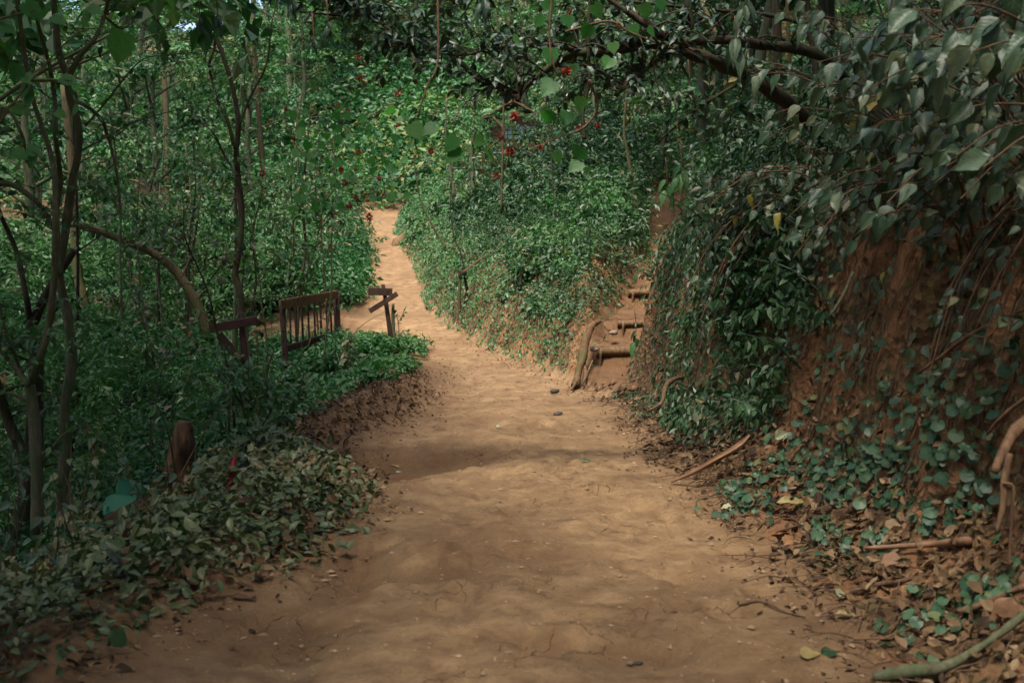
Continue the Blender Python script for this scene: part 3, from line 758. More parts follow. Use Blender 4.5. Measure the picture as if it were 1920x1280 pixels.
    # hanging rootlets and straw on the bare wall
    r = np.random.default_rng(8)
    for k in range(1100):
        yy = r.uniform(3.6, 13); dd = r.uniform(.75, 1.5)
        xx = float(tab(yy, XR)) + dd
        p = np.array([xx, yy, hz(xx, yy)]); n = normal(np.array([xx]), np.array([yy]))[0]
        L = r.uniform(.06, .35); pts = [p + n * .01]
        for q in range(3):
            xx -= L / 3 * .45 * r.uniform(.4, 1.2); yy += L * .12 * r.normal()
            zz = pts[-1][2] - L / 3
            pts.append(np.array([xx - .0, yy, max(zz, hz(xx, yy) + .01)]))
        tube(c, pts, [.0035, .0025, .001], 4, 2, caps=False)
    stuff('hanging_rootlets', c, 'root', 'thin rootlets hanging from the bare earth of the right bank')
bank_cover()

# --- left side and far undergrowth
def undergrowth():
    a = Acc(); b = Acc(); c = Acc(); f = Acc()
    # low green plants beyond the left edge
    def d1(x, y):
        dl = DL(x, y)
        m = np.where(y < 9.5, sstep(1.5, 2.3, dl), sstep(.75, 1.3, dl + .3 * fbm(x, y, 0, 251, 2)))
        side = (dl < 2.3) & (y > 18.4) & (y < 22.8)
        chair = ((x + 4.15) / .75) ** 2 + ((y - 12.3) / 1.0) ** 2 < 1
        return m * ~side * ~chair * np.interp(dl, [0, 6, 20], [1, .8, .35])
    x, y = in_region(3600, -24, -1.4, 7.5, 40, d1)
    near = np.interp(y, [8, 12, 18, 40], [.10, .17, .26, .42])
    rad = rng.uniform(.8, 1.7, len(x)) * near
    clump_leaves(a, clumps_on(x, y, rad, .45), rad, 70, np.repeat(np.interp(y, [8, 14, 25, 40], [.06, .072, .10, .15]), 70), rndbase=rng.random(len(x)))
    x, y = in_region(2200, -10, -1.4, 7.6, 17.5, lambda x, y: (DL(x, y) > np.interp(y, [8, 9.5, 12], [1.7, 1.5, .9])) * (((x + 3.5) / .6) ** 2 + ((y - 10.4) / .8) ** 2 > 1))
    rad = rng.uniform(.13, .30, len(x)) * np.interp(DL(x, y), [1, 3], [.6, 1.0])
    clump_leaves(a, clumps_on(x, y, rad, .5), rad, 80, .062, rndbase=rng.random(len(x)))
    # taller bushes filling the wood between the trees
    tb = Acc()
    x, y = in_region(1500, -13, -1.8, 9.5, 24, lambda x, y: (DL(x, y) > np.interp(y, [9.5, 12, 18, 24], [2.2, 1.6, 2.2, 1.0])) * (x / y < -.13) * 1.0)
    lim = np.interp(960 + FPX * x / y, [-100, 150, 380, 520, 660], [520, 560, 610, 700, 690]); lim = np.where(y > 18.8, 330, lim)
    top = EYE - (lim - HORIZON) / FPX * y; g = H(x, y)
    room = np.clip(top - g, .1, 2.6)
    rad = np.minimum(rng.uniform(.16, .42, len(x)) * np.interp(y, [9, 24], [.8, 1.5]), room * .5); cc = clumps_on(x, y, rad, .3)
    cc[:, 2] = g + rad * .4 + (room - rad).clip(0) * rng.random(len(x)) ** .7
    clump_leaves(tb, cc, rad, 75, np.repeat(np.interp(y, [9, 24], [.065, .11]), 75), tpl='simple', rndbase=rng.random(len(x)), shell=.85, up=.4)
    shoots(tb, 330, -9, -1.6, 8.5, 19, lambda x, y: (DL(x, y) > 1.3) * 1.0, (.4, 1.3), .08, 'simple')
    stuff('wood_bushes', tb, 'leaf_mid', 'tangle of taller leafy bushes between the stems left of the path')
    stuff('left_undergrowth', a, 'leaf_mid', 'dense green undergrowth on the slope left of the path')
    # green edge right beside the path from the berm to the sign
    x, y = in_region(900, -5, -.9, 12.2, 19, lambda x, y: (DL(x, y) > .42) * (DL(x, y) < 2.4) * 1.0)
    x = np.concatenate([x, rng.uniform(-2.2, -1.35, 60)]); y = np.concatenate([y, rng.uniform(16.6, 18, 60)])
    rad = rng.uniform(.10, .24, len(x)); clump_leaves(b, clumps_on(x, y, rad, .45), rad, 90, .06, rndbase=rng.random(len(x)))
    stuff('berm_leaves', b, 'leaf_mound', 'bright green leaves over the earth berm left of the path')
    # hedge-like growth left of the rising path
    x, y = in_region(1500, -9, -3, 22.4, 41, lambda x, y: (DL(x, y) > .1) * (DL(x, y) < 4.5) * 1.0)
    rad = rng.uniform(.25, .55, len(x)); cc = clumps_on(x, y, rad, .5)
    cc[:, 2] += rng.random(len(x)) * .9 * sstep(.1, .9, DL(x, y))
    clump_leaves(b2 := Acc(), cc, rad, 80, .11, rndbase=rng.random(len(x)))
    shoots(b2, 160, -7, -3, 22.5, 40, lambda x, y: (DL(x, y) > .1) * 1.0, (.5, 1.6), .13, 'simple')
    stuff('hedge_leaves', b2, 'leaf_mound', 'green hedge of leaves left of the rising path')
    # hillside behind, seen through the trees
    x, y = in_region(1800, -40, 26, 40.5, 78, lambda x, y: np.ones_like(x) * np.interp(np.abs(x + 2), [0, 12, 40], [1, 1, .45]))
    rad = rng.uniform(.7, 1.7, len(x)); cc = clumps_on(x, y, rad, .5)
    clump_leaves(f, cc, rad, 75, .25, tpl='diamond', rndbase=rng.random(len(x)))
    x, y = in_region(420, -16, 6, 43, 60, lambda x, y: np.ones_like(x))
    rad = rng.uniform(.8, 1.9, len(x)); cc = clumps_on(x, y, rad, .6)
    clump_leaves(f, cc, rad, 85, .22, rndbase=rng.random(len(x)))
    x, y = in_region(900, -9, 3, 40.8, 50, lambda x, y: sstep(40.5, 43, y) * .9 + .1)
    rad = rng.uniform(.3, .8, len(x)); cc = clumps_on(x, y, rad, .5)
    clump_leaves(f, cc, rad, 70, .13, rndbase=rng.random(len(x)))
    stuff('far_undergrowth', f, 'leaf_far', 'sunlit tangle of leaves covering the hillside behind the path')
    # upper part of the mound and right hillside
    x, y = in_region(1900, -3, 16, 18, 41, lambda x, y: (DR(x, y) > 3) * ((x < tab(y, SL) - .2) | (x > tab(y, SR) + .5) | (y > 26.3)) * .9)
    rad = rng.uniform(.3, .75, len(x)); cc = clumps_on(x, y, rad, .5)
    clump_leaves(c, cc, rad, 75, .10, rndbase=rng.random(len(x)))
    stuff('hill_undergrowth', c, 'leaf_mid', 'dark green undergrowth on the hill above the steps')
undergrowth()
# ------------------------------------------------------------------ trees
def share(o_mesh, name, parent):
    o = bpy.data.objects.new(name, o_mesh); COL.objects.link(o); o.parent = parent; return o

def tree_proto(seed, ht, crown_lo, spread, n_leaf, leaf, tr=.13, lean=.6):
    """meshes (bark, crown) of a forest tree standing at the origin"""
    r = np.random.default_rng(seed); bark = Acc(); crown = Acc()
    top = np.array([r.normal() * lean, r.normal() * lean, ht])
    tr_pts = [np.array([0, 0, -.3])] + [top * t + np.array([r.normal() * .12, r.normal() * .12, 0]) * (1 if t < 1 else 0) for t in (.2, .4, .6, .8, 1)]
    line = tube(bark, tr_pts, [tr * 1.35, tr, tr * .85, tr * .65, tr * .4, tr * .15], 9, 4, rough=.25, seed=seed)
    C = []; Rr = []
    nl = int(10 + spread * 3)
    for k in range(nl):
        t = crown_lo / ht + (1 - crown_lo / ht) * (k + .5) / nl
        p0 = line[int(t * (len(line) - 1))]
        an = k * 2.4 + r.normal() * .3; L = spread * (1.05 - .6 * abs(t - .55)) * r.uniform(.6, 1.1)
        d = np.array([math.cos(an), math.sin(an), r.uniform(.15, .6)])
        p1 = p0 + d * L * .5 + np.array([0, 0, .1]); p2 = p0 + d * L + np.array([0, 0, r.uniform(-.3, .3)])
        tube(bark, [p0, p1, p2], [tr * .4, tr * .25, tr * .08], 6, 3)
        for q in range(3):
            s0 = p0 + (p2 - p0) * r.uniform(.35, .95); s1 = s0 + unit(1, r)[0] * L * .4 + np.array([0, 0, .15])
            tube(bark, [s0, (s0 + s1) / 2 + .05 * r.normal(size=3), s1], [tr * .14, tr * .09, tr * .03], 5, 2)
            C.append(s1); Rr.append(L * r.uniform(.22, .42))
        C.append(p2); Rr.append(L * r.uniform(.3, .5))
    C.append(top); Rr.append(spread * .35)
    C = np.array(C); Rr = np.array(Rr); per = max(8, n_leaf // len(C))
    clump_leaves(crown, C, Rr, per, leaf, 'diamond', up=.4, flat=.8, r=r, droop=.5, shell=.9, rndbase=r.random(len(C)))
    return bark, crown

PROTO = []
SHADE_CANOPY = []
for k, (ht, lo, sp, nl, lf) in enumerate([(11, 4.8, 3.8, 9500, .24), (9.5, 3.8, 3.4, 8500, .22)]):
    b_, c_ = tree_proto(300 + k, ht, lo, sp, nl, lf, tr=.11)
    SHADE_CANOPY.append(dict(dark=b_.mesh('trunk', M['bark_grey']), mid=c_.mesh('crown', M['leaf_mid'], False)))
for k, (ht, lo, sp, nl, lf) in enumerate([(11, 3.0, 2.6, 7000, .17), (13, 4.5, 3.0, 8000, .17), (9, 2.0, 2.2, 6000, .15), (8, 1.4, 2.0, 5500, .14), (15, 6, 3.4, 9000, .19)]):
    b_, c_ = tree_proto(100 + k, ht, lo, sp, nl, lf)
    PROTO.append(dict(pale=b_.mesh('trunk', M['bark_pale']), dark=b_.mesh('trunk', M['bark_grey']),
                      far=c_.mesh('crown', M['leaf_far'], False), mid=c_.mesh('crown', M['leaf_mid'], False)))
def forest_tree(x, y, k, label, group, rz=None, s=1.0, bark='dark', leaf='far', name='forest_tree', protos=None):
    PR = protos or PROTO
    t = thing(name, label, 'tree', (x, y, hz(x, y)), (x * 12.9 + y * 7.7) % 6.28 if rz is None else rz, group)
    t.scale = (s, s, s * (.92 + .16 * ((x * 3.3 + y * 5.1) % 1)))
    share(PR[k][bark], 'trunk', t); share(PR[k][leaf], 'crown', t); return t

r = np.random.default_rng(77)
# trees on the hillside behind
spots = []
def far_ok(x, y, dmin):
    return all((x - a) ** 2 + (y - b) ** 2 > dmin ** 2 for a, b in spots)
while len(spots) < 62:
    y = r.uniform(42, 74); x = r.uniform(-.50, .46) * y + r.normal()
    if y < 49 and -9 < x < 3: continue
    pxx = 960 + FPX * x / y
    if abs(pxx - 372) < 55 or pxx < 40: continue           # gaps where the sky shows
    if far_ok(x, y, 2.6): spots.append((x, y))
for i, (x, y) in enumerate(spots):
    forest_tree(x, y, i % 5, 'tall leafy forest tree crowding the hillside behind the end of the path', 'forest trees on the hillside behind the path', s=r.uniform(.85, 1.2))
# trees of the valley side on the left, darker and nearer
spots2 = []
for (px, Y, k, s) in [(60, 30, 0, 1.0), (185, 33, 2, 1.1), (500, 34, 3, .95), (20, 22, 3, .9), (285, 26, 3, .8), (-60, 26, 0, 1), (150, 40, 4, 1)]:
    p = P(px, 500, Y)
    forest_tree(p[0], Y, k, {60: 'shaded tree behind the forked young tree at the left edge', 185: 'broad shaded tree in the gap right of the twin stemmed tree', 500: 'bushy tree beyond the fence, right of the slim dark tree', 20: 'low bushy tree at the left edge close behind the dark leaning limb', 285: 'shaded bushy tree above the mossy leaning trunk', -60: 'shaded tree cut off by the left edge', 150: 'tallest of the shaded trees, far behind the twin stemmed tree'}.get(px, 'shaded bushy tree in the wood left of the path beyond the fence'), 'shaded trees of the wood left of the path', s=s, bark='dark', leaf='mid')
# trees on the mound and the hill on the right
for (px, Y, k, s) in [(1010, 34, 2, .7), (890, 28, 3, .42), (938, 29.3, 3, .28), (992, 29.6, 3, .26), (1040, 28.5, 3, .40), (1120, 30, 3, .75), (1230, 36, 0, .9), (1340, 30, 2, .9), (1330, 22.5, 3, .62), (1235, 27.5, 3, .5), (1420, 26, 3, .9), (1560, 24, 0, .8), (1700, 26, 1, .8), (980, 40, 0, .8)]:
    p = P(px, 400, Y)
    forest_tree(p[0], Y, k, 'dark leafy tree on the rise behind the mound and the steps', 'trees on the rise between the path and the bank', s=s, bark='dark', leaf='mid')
# added for shade: canopy trees on the bank, down the slope, behind the viewer
for (x, y, k, s) in [(4.3, 7.2, 4, .95), (3.6, 2.6, 4, 1.0), (6.9, 13.0, 4, .95), (-5.0, 5.0, 4, 1.0), (-4.2, 8.6, 1, .95), (-3.4, .6, 1, 1.0), (5.8, 10.2, 4, .95), (3.2, -4.5, 1, 1.0), (-3.5, -5.5, 1, 1.0), (0.2, -9.5, 4, 1.0),
                     (8.5, 4.5, 1, 1.0), (7, -8, 1, 1), (-8, -8, 1, 1), (9.5, 17, 1, .8), (8.5, 10.5, 1, .9), (5.6, 17.0, 4, .9), (4.4, 20.4, 1, .9), (6.3, 22.6, 4, .9), (9.3, 21, 1, .9), (4.9, 26, 1, .8), (-6.6, 13.4, 4, 1.0), (4.0, 23.4, 4, .9), (9.5, -1.5, 4, 1), (-9.5, 0, 4, 1)]:
    forest_tree(x, y, 0 if k == 4 else 1, 'tall canopy tree added so that its crown shades the path and mound', 'canopy trees added to shade the path', s=s, bark='dark', leaf='mid', name='added_canopy_tree', protos=SHADE_CANOPY)
ring = []  # unseen trees added around the viewer to block low sky light
for a in range(34):
    an = R(100 + a * 160 / 33 * 1.0) if a < 17 else R(100 + a * 160 / 33)
    ring.append((math.sin(R(95) + a / 33 * R(170)) * (16 + 5 * (a % 3)), math.cos(R(95) + a / 33 * R(170)) * (16 + 5 * (a % 3))))
for (x, y) in ring + [(19, 6), (21, 12), (18, 16), (-19, 8), (-20, 3), (15, 1), (-16, 13)]:
    forest_tree(x, y, 3 if (x * 7 + y) % 2 > 1 else 2, 'unseen bushy tree added beside and behind the viewer to block low light', 'unseen bushy trees added to block low light', s=random.uniform(1.0, 1.35), bark='dark', leaf='mid')

# ------------------------------------------------------------------ stems one can tell apart, near and middle distance
def px_line(pts, Y, jit=0.0, seed=0):
    rr = np.random.default_rng(seed); out = []
    for k, p in enumerate(pts):
        yy = (p[2] if len(p) > 2 else Y) + jit * rr.normal()
        out.append(P(p[0], p[1], yy))
    return out

def twigs(bark, leafacc, line, rad0, n, L, r, tpl='ovate', size=.06, lpt=6, down=.2, t0=.1, up=.35):
    """side twigs with leaves along a limb"""
    for k in range(n):
        i = int(r.uniform(t0, 1) * (len(line) - 1)); p = line[i]
        d = unit(1, r)[0]; d[2] = abs(d[2]) * up + .1 * r.normal(); d /= np.linalg.norm(d)
        l = L * r.uniform(.4, 1.1)
        a = p + d * l * .5 + np.array([0, 0, .04]); b = p + d * l + np.array([0, 0, -down * l * .5])
        ln = tube(bark, [p, a, b], [rad0 * .4 + .0012, rad0 * .25 + .001, .001], 5, 3, caps=False)
        m = lpt
        idx = (r.uniform(.2, 1, m) * (len(ln) - 1)).astype(int)
        pos = ln[idx] + .012 * r.normal(size=(m, 3))
        tip = d[None] * .7 + unit(m, r) * .8 + np.array([0, 0, -.45])
        nrm = np.array([0, -.25, 1.0]) + .45 * r.normal(size=(m, 3))
        leaves(leafacc, tpl, pos, tip, nrm, size * (.6 + .7 * r.random(m)), r.random(m))

def stem_tree(name, label, cat, Y, limbs, mat, leafmat, ntw=10, L=.5, size=.06, tpl='ovate', lpt=6, seed=1, group=None, jit=.12, down=.2, t0=.15, rough=.2):
    """limbs: list of (pixel polyline, start radius, end radius); the first is the trunk"""
    r = np.random.default_rng(seed); lf = Acc(); root = None
    if Y > 12: tpl = 'simple'
    for q, (pts, r0, r1) in enumerate(limbs):
        a = Acc(); ln_pts = px_line(pts, Y, jit if q else 0.0, seed * 13 + q)
        ln = tube(a, ln_pts, np.linspace(r0, r1, 6), 9 if r0 > .02 else 7, 5, rough=rough, seed=q)
        tw = Acc() if q else a
        twigs(a, lf, ln, r1, ntw if q else max(3, ntw // 2), L, r, tpl, size, lpt, down, t0=t0)
        if q == 0:
            b = ln[0]; root = thing(name, label, cat, tuple(b), 0, group)
            link('trunk', a.mesh('trunk', M[mat]), root)
        else:
            link('limb', a.mesh('limb', M[mat]), root)
    if lf.n: link('foliage', lf.mesh('foliage', M[leafmat], False), root)
    return root

# double stemmed young tree, left
stem_tree('young_tree', 'grey green twin stemmed young tree standing tallest at the left, forking near the top', 'tree', 9.0,
    [([(118, 1010), (118, 900), (124, 850), (121, 766), (134, 682), (128, 598), (111, 514), (122, 440), (134, 350), (146, 290), (148, 242), (130, 180), (126, 144), (111, 100), (102, 20), (98, -60)], .048, .022),
     ([(126, 150), (150, 105), (176, 75), (196, 30), (215, -60)], .026, .012),
     ([(111, 514), (106, 440), (106, 396), (113, 340), (104, 250), (103, 190), (92, 120), (70, 40), (60, -40)], .028, .012),
     ([(146, 285), (180, 268), (208, 252), (250, 230), (285, 218), (369, 198)], .010, .003),
     ([(160, 236), (200, 190), (235, 144), (269, 111), (310, 104), (400, 95)], .009, .003),
     ([(143, 190), (168, 203), (191, 225), (201, 252), (212, 290), (222, 350), (225, 400)], .018, .008)],
    'bark_grey', 'leaf_mid', 9, .55, .075, 'ovate', 5, 3)
# forked tree in the corner
stem_tree('young_tree', 'grey green young tree at the left edge with a low open fork in its trunk', 'tree', 8.3,
    [([(70, 1000), (70, 900), (67, 840), (62, 766), (56, 722)], .05, .040),
     ([(56, 724), (77, 665), (92, 610), (100, 541), (103, 480), (104, 400), (98, 300), (60, 180), (40, 60), (30, -40)], .032, .014),
     ([(54, 722), (30, 690), (8, 665), (-40, 615)], .022, .012),
     ([(40, 700), (24, 655), (10, 620), (-6, 540), (-14, 430)], .014, .008)],
    'bark_grey', 'leaf_mid', 9, .5, .07, 'ovate', 5, 5)
stem_tree('dark_tree', 'thick dark trunk with a leaning limb at the left edge behind the young trees', 'tree', 10.5,
    [([(45, 1040), (50, 960), (62, 880), (66, 760), (67, 665), (58, 620), (70, 588), (97, 534), (140, 470)], .10, .03),
     ([(60, 880), (20, 800), (-5, 720), (-30, 640)], .06, .03),
     ([(58, 622), (50, 560), (30, 470), (0, 400), (-20, 330)], .03, .015)],
    'bark_dark', 'leaf_mid', 8, .6, .07, 'ovate', 6, 7)
stem_tree('leaning_branch_tree', 'brown tree at the far left whose long bough arches in from the edge', 'tree', 8.8,
    [([(-60, 900), (-50, 700), (-40, 500), (-20, 380), (0, 345), (30, 350), (60, 372), (85, 400), (105, 440)], .035, .012),
     ([(-42, 520), (-30, 300), (8, 205), (40, 250), (50, 290), (75, 330)], .02, .008)],
    'bark_grey', 'leaf_mid', 8, .5, .08, 'ovate', 5, 9)
# slim dark tree in front of the wood
stem_tree('slim_dark_tree', 'slim dark tree with a forked top rising behind the red board', 'tree', 13.5,
    [([(480, 760), (470, 690), (462, 640), (453, 598), (450, 550), (441, 514), (450, 460), (453, 403), (447, 336), (443, 286), (447, 235), (437, 168), (417, 101), (403, 60), (396, -40)], .050, .022),
     ([(440, 279), (427, 228), (410, 195), (396, 144), (392, 120), (403, 84), (398, 30)], .024, .012),
     ([(445, 330), (420, 290), (400, 250), (372, 222), (350, 190)], .016, .005),
     ([(447, 240), (470, 180), (500, 120), (510, 40), (530, -30)], .016, .006)],
    'bark_dark', 'leaf_mid', 12, .8, .085, 'ovate', 7, 11)
stem_tree('fallen_leaning_trunk', 'mossy trunk leaning diagonally across the wood on the left', 'tree', 16,
    [([(395, 640), (375, 585), (352, 540), (322, 500), (285, 474), (232, 450), (140, 420)], .075, .05),
     ([(340, 520), (360, 470), (372, 400), (380, 330)], .02, .008)],
    'bark_moss', 'leaf_mid', 8, .5, .07, 'ovate', 6, 13)
stem_tree('bare_brown_trunk', 'broad pale brown trunk in the wood behind the twin stemmed tree', 'tree', 19,
    [([(175, 660), (163, 620), (155, 560), (147, 520), (140, 420), (134, 300), (120, 160)], .11, .06)],
    'bark_moss', 'leaf_mid', 8, 1.2, .10, 'ovate', 8, 15)
stem_tree('pale_trunk_tree', 'straight pale trunk showing high in the gap left of the slim dark tree', 'tree', 31,
    [([(318, 520), (314, 300), (310, 178), (304, 120), (298, 60), (292, -60)], .10, .06)], 'bark_moss', 'leaf_far', 6, 2.0, .16, 'ovate', 10, 17)
stem_tree('pale_trunk_tree', 'second pale trunk at the top, right of the slim dark tree', 'tree', 34,
    [([(500, 420), (484, 200), (476, 80), (474, 20), (470, -80)], .09, .05)], 'bark_moss', 'leaf_far', 6, 2.0, .16, 'ovate', 10, 19)
# saplings and thin stems on the left
SAP = [('thin leafy sapling left of the red board, its stem crossing the board post', 10.5, [(440, 800), (433, 715), (418, 660), (406, 618), (396, 570), (386, 537), (366, 490), (346, 440), (345, 380)], .013),
       ('thin sapling standing between the red board and the fence', 14, [(505, 720), (499, 631), (492, 580), (487, 530), (478, 470), (470, 410), (455, 380)], .013),
       ('thin upright stem rising behind the left fence post', 17.5, [(556, 640), (551, 547), (550, 430), (546, 330), (560, 200)], .016),
       ('thin sapling with pale leaves in front of the leaning trunk', 11.5, [(300, 800), (290, 700), (275, 620), (250, 560), (240, 500)], .010),
       ('arching sapling at the foot of the red board post', 9.2, [(478, 880), (470, 830), (455, 760), (446, 725), (420, 680)], .016),
       ('forked sapling below the fence at the edge of the earth berm', 10.2, [(540, 850), (520, 800), (505, 760), (500, 700), (512, 660)], .022),
       ('thin stem with sparse leaves above the rail of the fence', 19, [(612, 560), (606, 480), (600, 420), (590, 330), (600, 250)], .014),
       ('slender stem in the wood midway between the twin stemmed tree and the leaning trunk', 14, [(232, 700), (228, 600), (225, 480), (226, 396), (218, 302), (205, 200)], .020)]
for i, (lab, Y, pts, rad) in enumerate(SAP):
    stem_tree('sapling', lab, 'sapling', Y, [(pts, rad, rad * .45), ([pts[-3], (pts[-3][0] - 30, pts[-3][1] - 40), (pts[-3][0] - 70, pts[-3][1] - 60)], rad * .5, rad * .2), ([pts[-4], (pts[-4][0] + 30, pts[-4][1] - 45), (pts[-4][0] + 50, pts[-4][1] - 90)], rad * .5, rad * .2)],
              'bark_grey' if i % 2 else 'bark_dark', 'leaf_mid' if i % 3 else 'leaf_olive', 13, .45, .075 * (1 + (Y - 9) * .03), 'ovate', 6, 40 + i)
# more thin stems further back in the wood
for i in range(26):
    px = r.uniform(-20, 660); Y = r.uniform(15, 30); x = P(px, 0, Y)[0]
    g = hz(x, Y); py0 = HORIZON + (EYE - g) / Y * FPX; hh = r.uniform(2.5, 6) / Y * FPX
    pts = [(px, py0 + 5)]
    for q in range(5): pts.append((pts[-1][0] + r.normal() * 9, pts[-1][1] - hh / 5))
    rad = r.uniform(.014, .035)
    stem_tree('thin_stem', 'thin leafy stem among many in the wood left of the path', 'tree', Y, [(pts, rad, rad * .4), ([pts[3], (pts[3][0] + 40 * r.choice([-1, 1]), pts[3][1] - 40), (pts[3][0] + 80 * r.choice([-1, 1]), pts[3][1] - 60)], rad * .4, rad * .15)],
              ['bark_dark', 'bark_grey'][i % 2], 'leaf_mid', 16, .9, .10, 'ovate', 8, 80 + i, group='thin stems in the wood left of the path')
# stems on the mound and the rise
for i, (lab, Y, pts, rad, mt) in enumerate([
    ('bare slanting pole of a sapling on the mound beside the far end of the path', 26, [(848, 490), (838, 470), (812, 425), (790, 380), (780, 330), (775, 280)], .028, 'bark_moss'),
    ('straight bare light brown stem standing where the steps reach the upper trail', 21, [(1196, 412), (1190, 370), (1182, 320), (1176, 285), (1170, 240), (1178, 150)], .045, 'bark_moss'),
    ('thin stem on the mound left of the lashed handrail post', 21, [(875, 520), (862, 470), (850, 440), (845, 380), (850, 300)], .018, 'bark_dark'),
    ('thin dark stem on the crest of the mound, right of its middle', 20, [(1045, 420), (1038, 370), (1036, 330), (1030, 250), (1022, 180)], .018, 'bark_dark'),
    ('short grey trunk among leaves on the crest of the mound', 27, [(852, 370), (846, 330), (842, 300), (836, 250), (838, 180)], .04, 'bark_grey'),
    ('tall thin stem rising from the mound in front of the cabin', 21, [(940, 400), (942, 300), (944, 200), (941, 140), (936, 77), (925, -30)], .022, 'bark_moss')]):
    stem_tree('slender_tree', lab, 'tree', Y, [(pts, rad, rad * .5), ([pts[-2], (pts[-2][0] + 40, pts[-2][1] - 60), (pts[-2][0] + 90, pts[-2][1] - 80)], rad * .4, rad * .2)], mt, 'leaf_olive', 12, .8, .09, 'ovate', 6, 120 + i)

# ------------------------------------------------------------------ old tree leaning over from the right bank
def bough_tree():
    Y = 8.0
    L = [([(1640, 420, 9.9), (1590, 320, 9.6), (1530, 240, 9.2), (1460, 180, 8.9), (1400, 140, 8.7), (1364, 124, 8.5), (1330, 112, 8.3), (1278, 97, 8.2), (1211, 82, 8.1), (1160, 92, 8), (1127, 99, 8), (1090, 98, 8)], .070, .030),
         ([(1100, 98), (1077, 101), (1052, 114), (1026, 131), (1000, 152), (979, 171), (969, 190)], .028, .022),
         ([(971, 184), (950, 172), (925, 161), (900, 148), (889, 141), (864, 118), (841, 101), (800, 90), (764, 84), (742, 68), (724, 50), (700, 36), (684, 30), (640, 30), (560, 22)], .022, .008),
         ([(764, 84), (756, 92), (750, 96)], .014, .008),
         ([(684, 30), (655, 10), (600, -10)], .012, .006),
         ([(1127, 97), (1077, 91), (1009, 84), (960, 86), (925, 91), (900, 97), (882, 101), (850, 104)], .026, .008),
         ([(1700, 330, 9.8), (1620, 200, 9.4), (1560, 120, 9.0), (1500, 92, 8.8), (1448, 87, 8.6), (1400, 80, 8.4), (1364, 76), (1278, 77), (1245, 67), (1220, 50), (1194, 34), (1144, 0), (1110, -30)], .045, .018),
         ([(1260, 92), (1238, 107), (1215, 126), (1194, 144), (1168, 165), (1154, 181)], .026, .018)]
    r_ = stem_tree('leaning_tree', 'dark gnarled tree leaning out from the right bank over the path with a V-shaped bough', 'tree', Y, L, 'bark_dark', 'leaf_dark', 26, .6, .078, 'ovate', 10, 21, jit=.04, rough=.45, down=.6, t0=.0)
    return r_
bough_tree()
for i, (lab, Y, pts, rad) in enumerate([
    ('dark upright stem crossing in front of the big boughs near the top', 7.9, [(1096, 262), (1093, 235), (1093, 208), (1098, 180), (1105, 151), (1103, 90), (1105, 0), (1108, -60)], .015),
    ('dark thick stem behind the boughs, leftmost of the stems on top of the bank', 8.3, [(1304, 108), (1300, 85), (1294, 50), (1286, -40)], .040),
    ('near black stem in the middle of the group on top of the bank', 10.6, [(1490, 300), (1465, 200), (1458, 90), (1455, -40)], .055),
    ('slim mossy stem just right of the near black stem on the bank', 10.2, [(1500, 260), (1483, 150), (1478, 60), (1474, -40)], .022),
    ('dark stem rightmost of the group on top of the bank', 10.4, [(1545, 260), (1530, 130), (1517, 40), (1510, -40)], .036),
    ('pale slanting stem at the top between two dark stems', 8.5, [(1352, 90), (1335, 48), (1318, 10), (1300, -40)], .02)]):
    x0_ = 0 if i in (0, 1, 5) else P(pts[0][0], 0, Y)[0]; g0 = hz(x0_, Y) if x0_ else 99; pts = [(pts[0][0] + 8, HORIZON + (EYE - g0) / Y * FPX + 10)] + pts if HORIZON + (EYE - g0) / Y * FPX > pts[0][1] else pts
    stem_tree('bank_stem', lab, 'tree', Y, [(pts, rad, rad * .7)], 'bark_pale' if i == 5 else ('bark_moss' if i == 3 else 'bark_dark'), 'leaf_dark', 6, .4, .08, 'ovate', 5, 150 + i)

for i, (lab, Y, limbs) in enumerate([
    ('leafy bough reaching in along the top edge above the dark gnarled limb', 9.6, [([(1560, 60), (1450, 30), (1350, 20), (1200, 5), (1050, -12), (900, -20)], .022, .008), ([(1350, 20), (1290, 60), (1240, 110)], .010, .004), ([(1150, 0), (1100, 50), (1060, 80)], .008, .003)]),
    ('dark leafy spray hanging right of the V-shaped bough towards the upper trail', 9.4, [([(1480, 130), (1400, 150), (1330, 190), (1270, 235), (1225, 275)], .016, .006), ([(1400, 150), (1370, 220), (1350, 290)], .008, .003), ([(1330, 190), (1260, 190), (1200, 215)], .007, .003)]),
    ('leafy branch drooping from the top above the crest of the mound', 11, [([(1120, -60), (1170, 40), (1215, 110), (1245, 190)], .016, .006), ([(1170, 40), (1120, 110), (1085, 170)], .008, .003), ([(1000, -60), (1010, 20), (990, 80)], .01, .004)]),
    ('dark leafy twigs hanging from the top edge left of the gnarled limb', 9, [([(820, -60), (760, -10), (690, 10), (600, 20)], .012, .005), ([(900, -50), (880, 10), (850, 50)], .008, .003)])]):
    stem_tree('overhanging_branch', lab, 'branch', Y, limbs, 'bark_dark', 'leaf_curtain' if i != 3 else 'leaf_dark', 22, .65, .085, 'ovate', 9, 700 + i, down=.7, t0=.05)
# ------------------------------------------------------------------ signs, fence, posts
def rz2(a): return np.array([[math.cos(a), 0, -math.sin(a)], [0, 1, 0], [math.sin(a), 0, math.cos(a)]])   # tilt in the x-z plane

def board(parent, name, c, L, hgt, thick, ang, yaw=0.0, mat='wood_dark', seed=0, jag=.006):
    a = Acc(); Rz = np.array([[math.cos(yaw), -math.sin(yaw), 0], [math.sin(yaw), math.cos(yaw), 0], [0, 0, 1]])
    box(a, c, (L, thick, hgt), Rz @ rz2(ang), .004, jag=jag, seed=seed)
    return link(name, a.mesh(name, M[mat], False), parent)

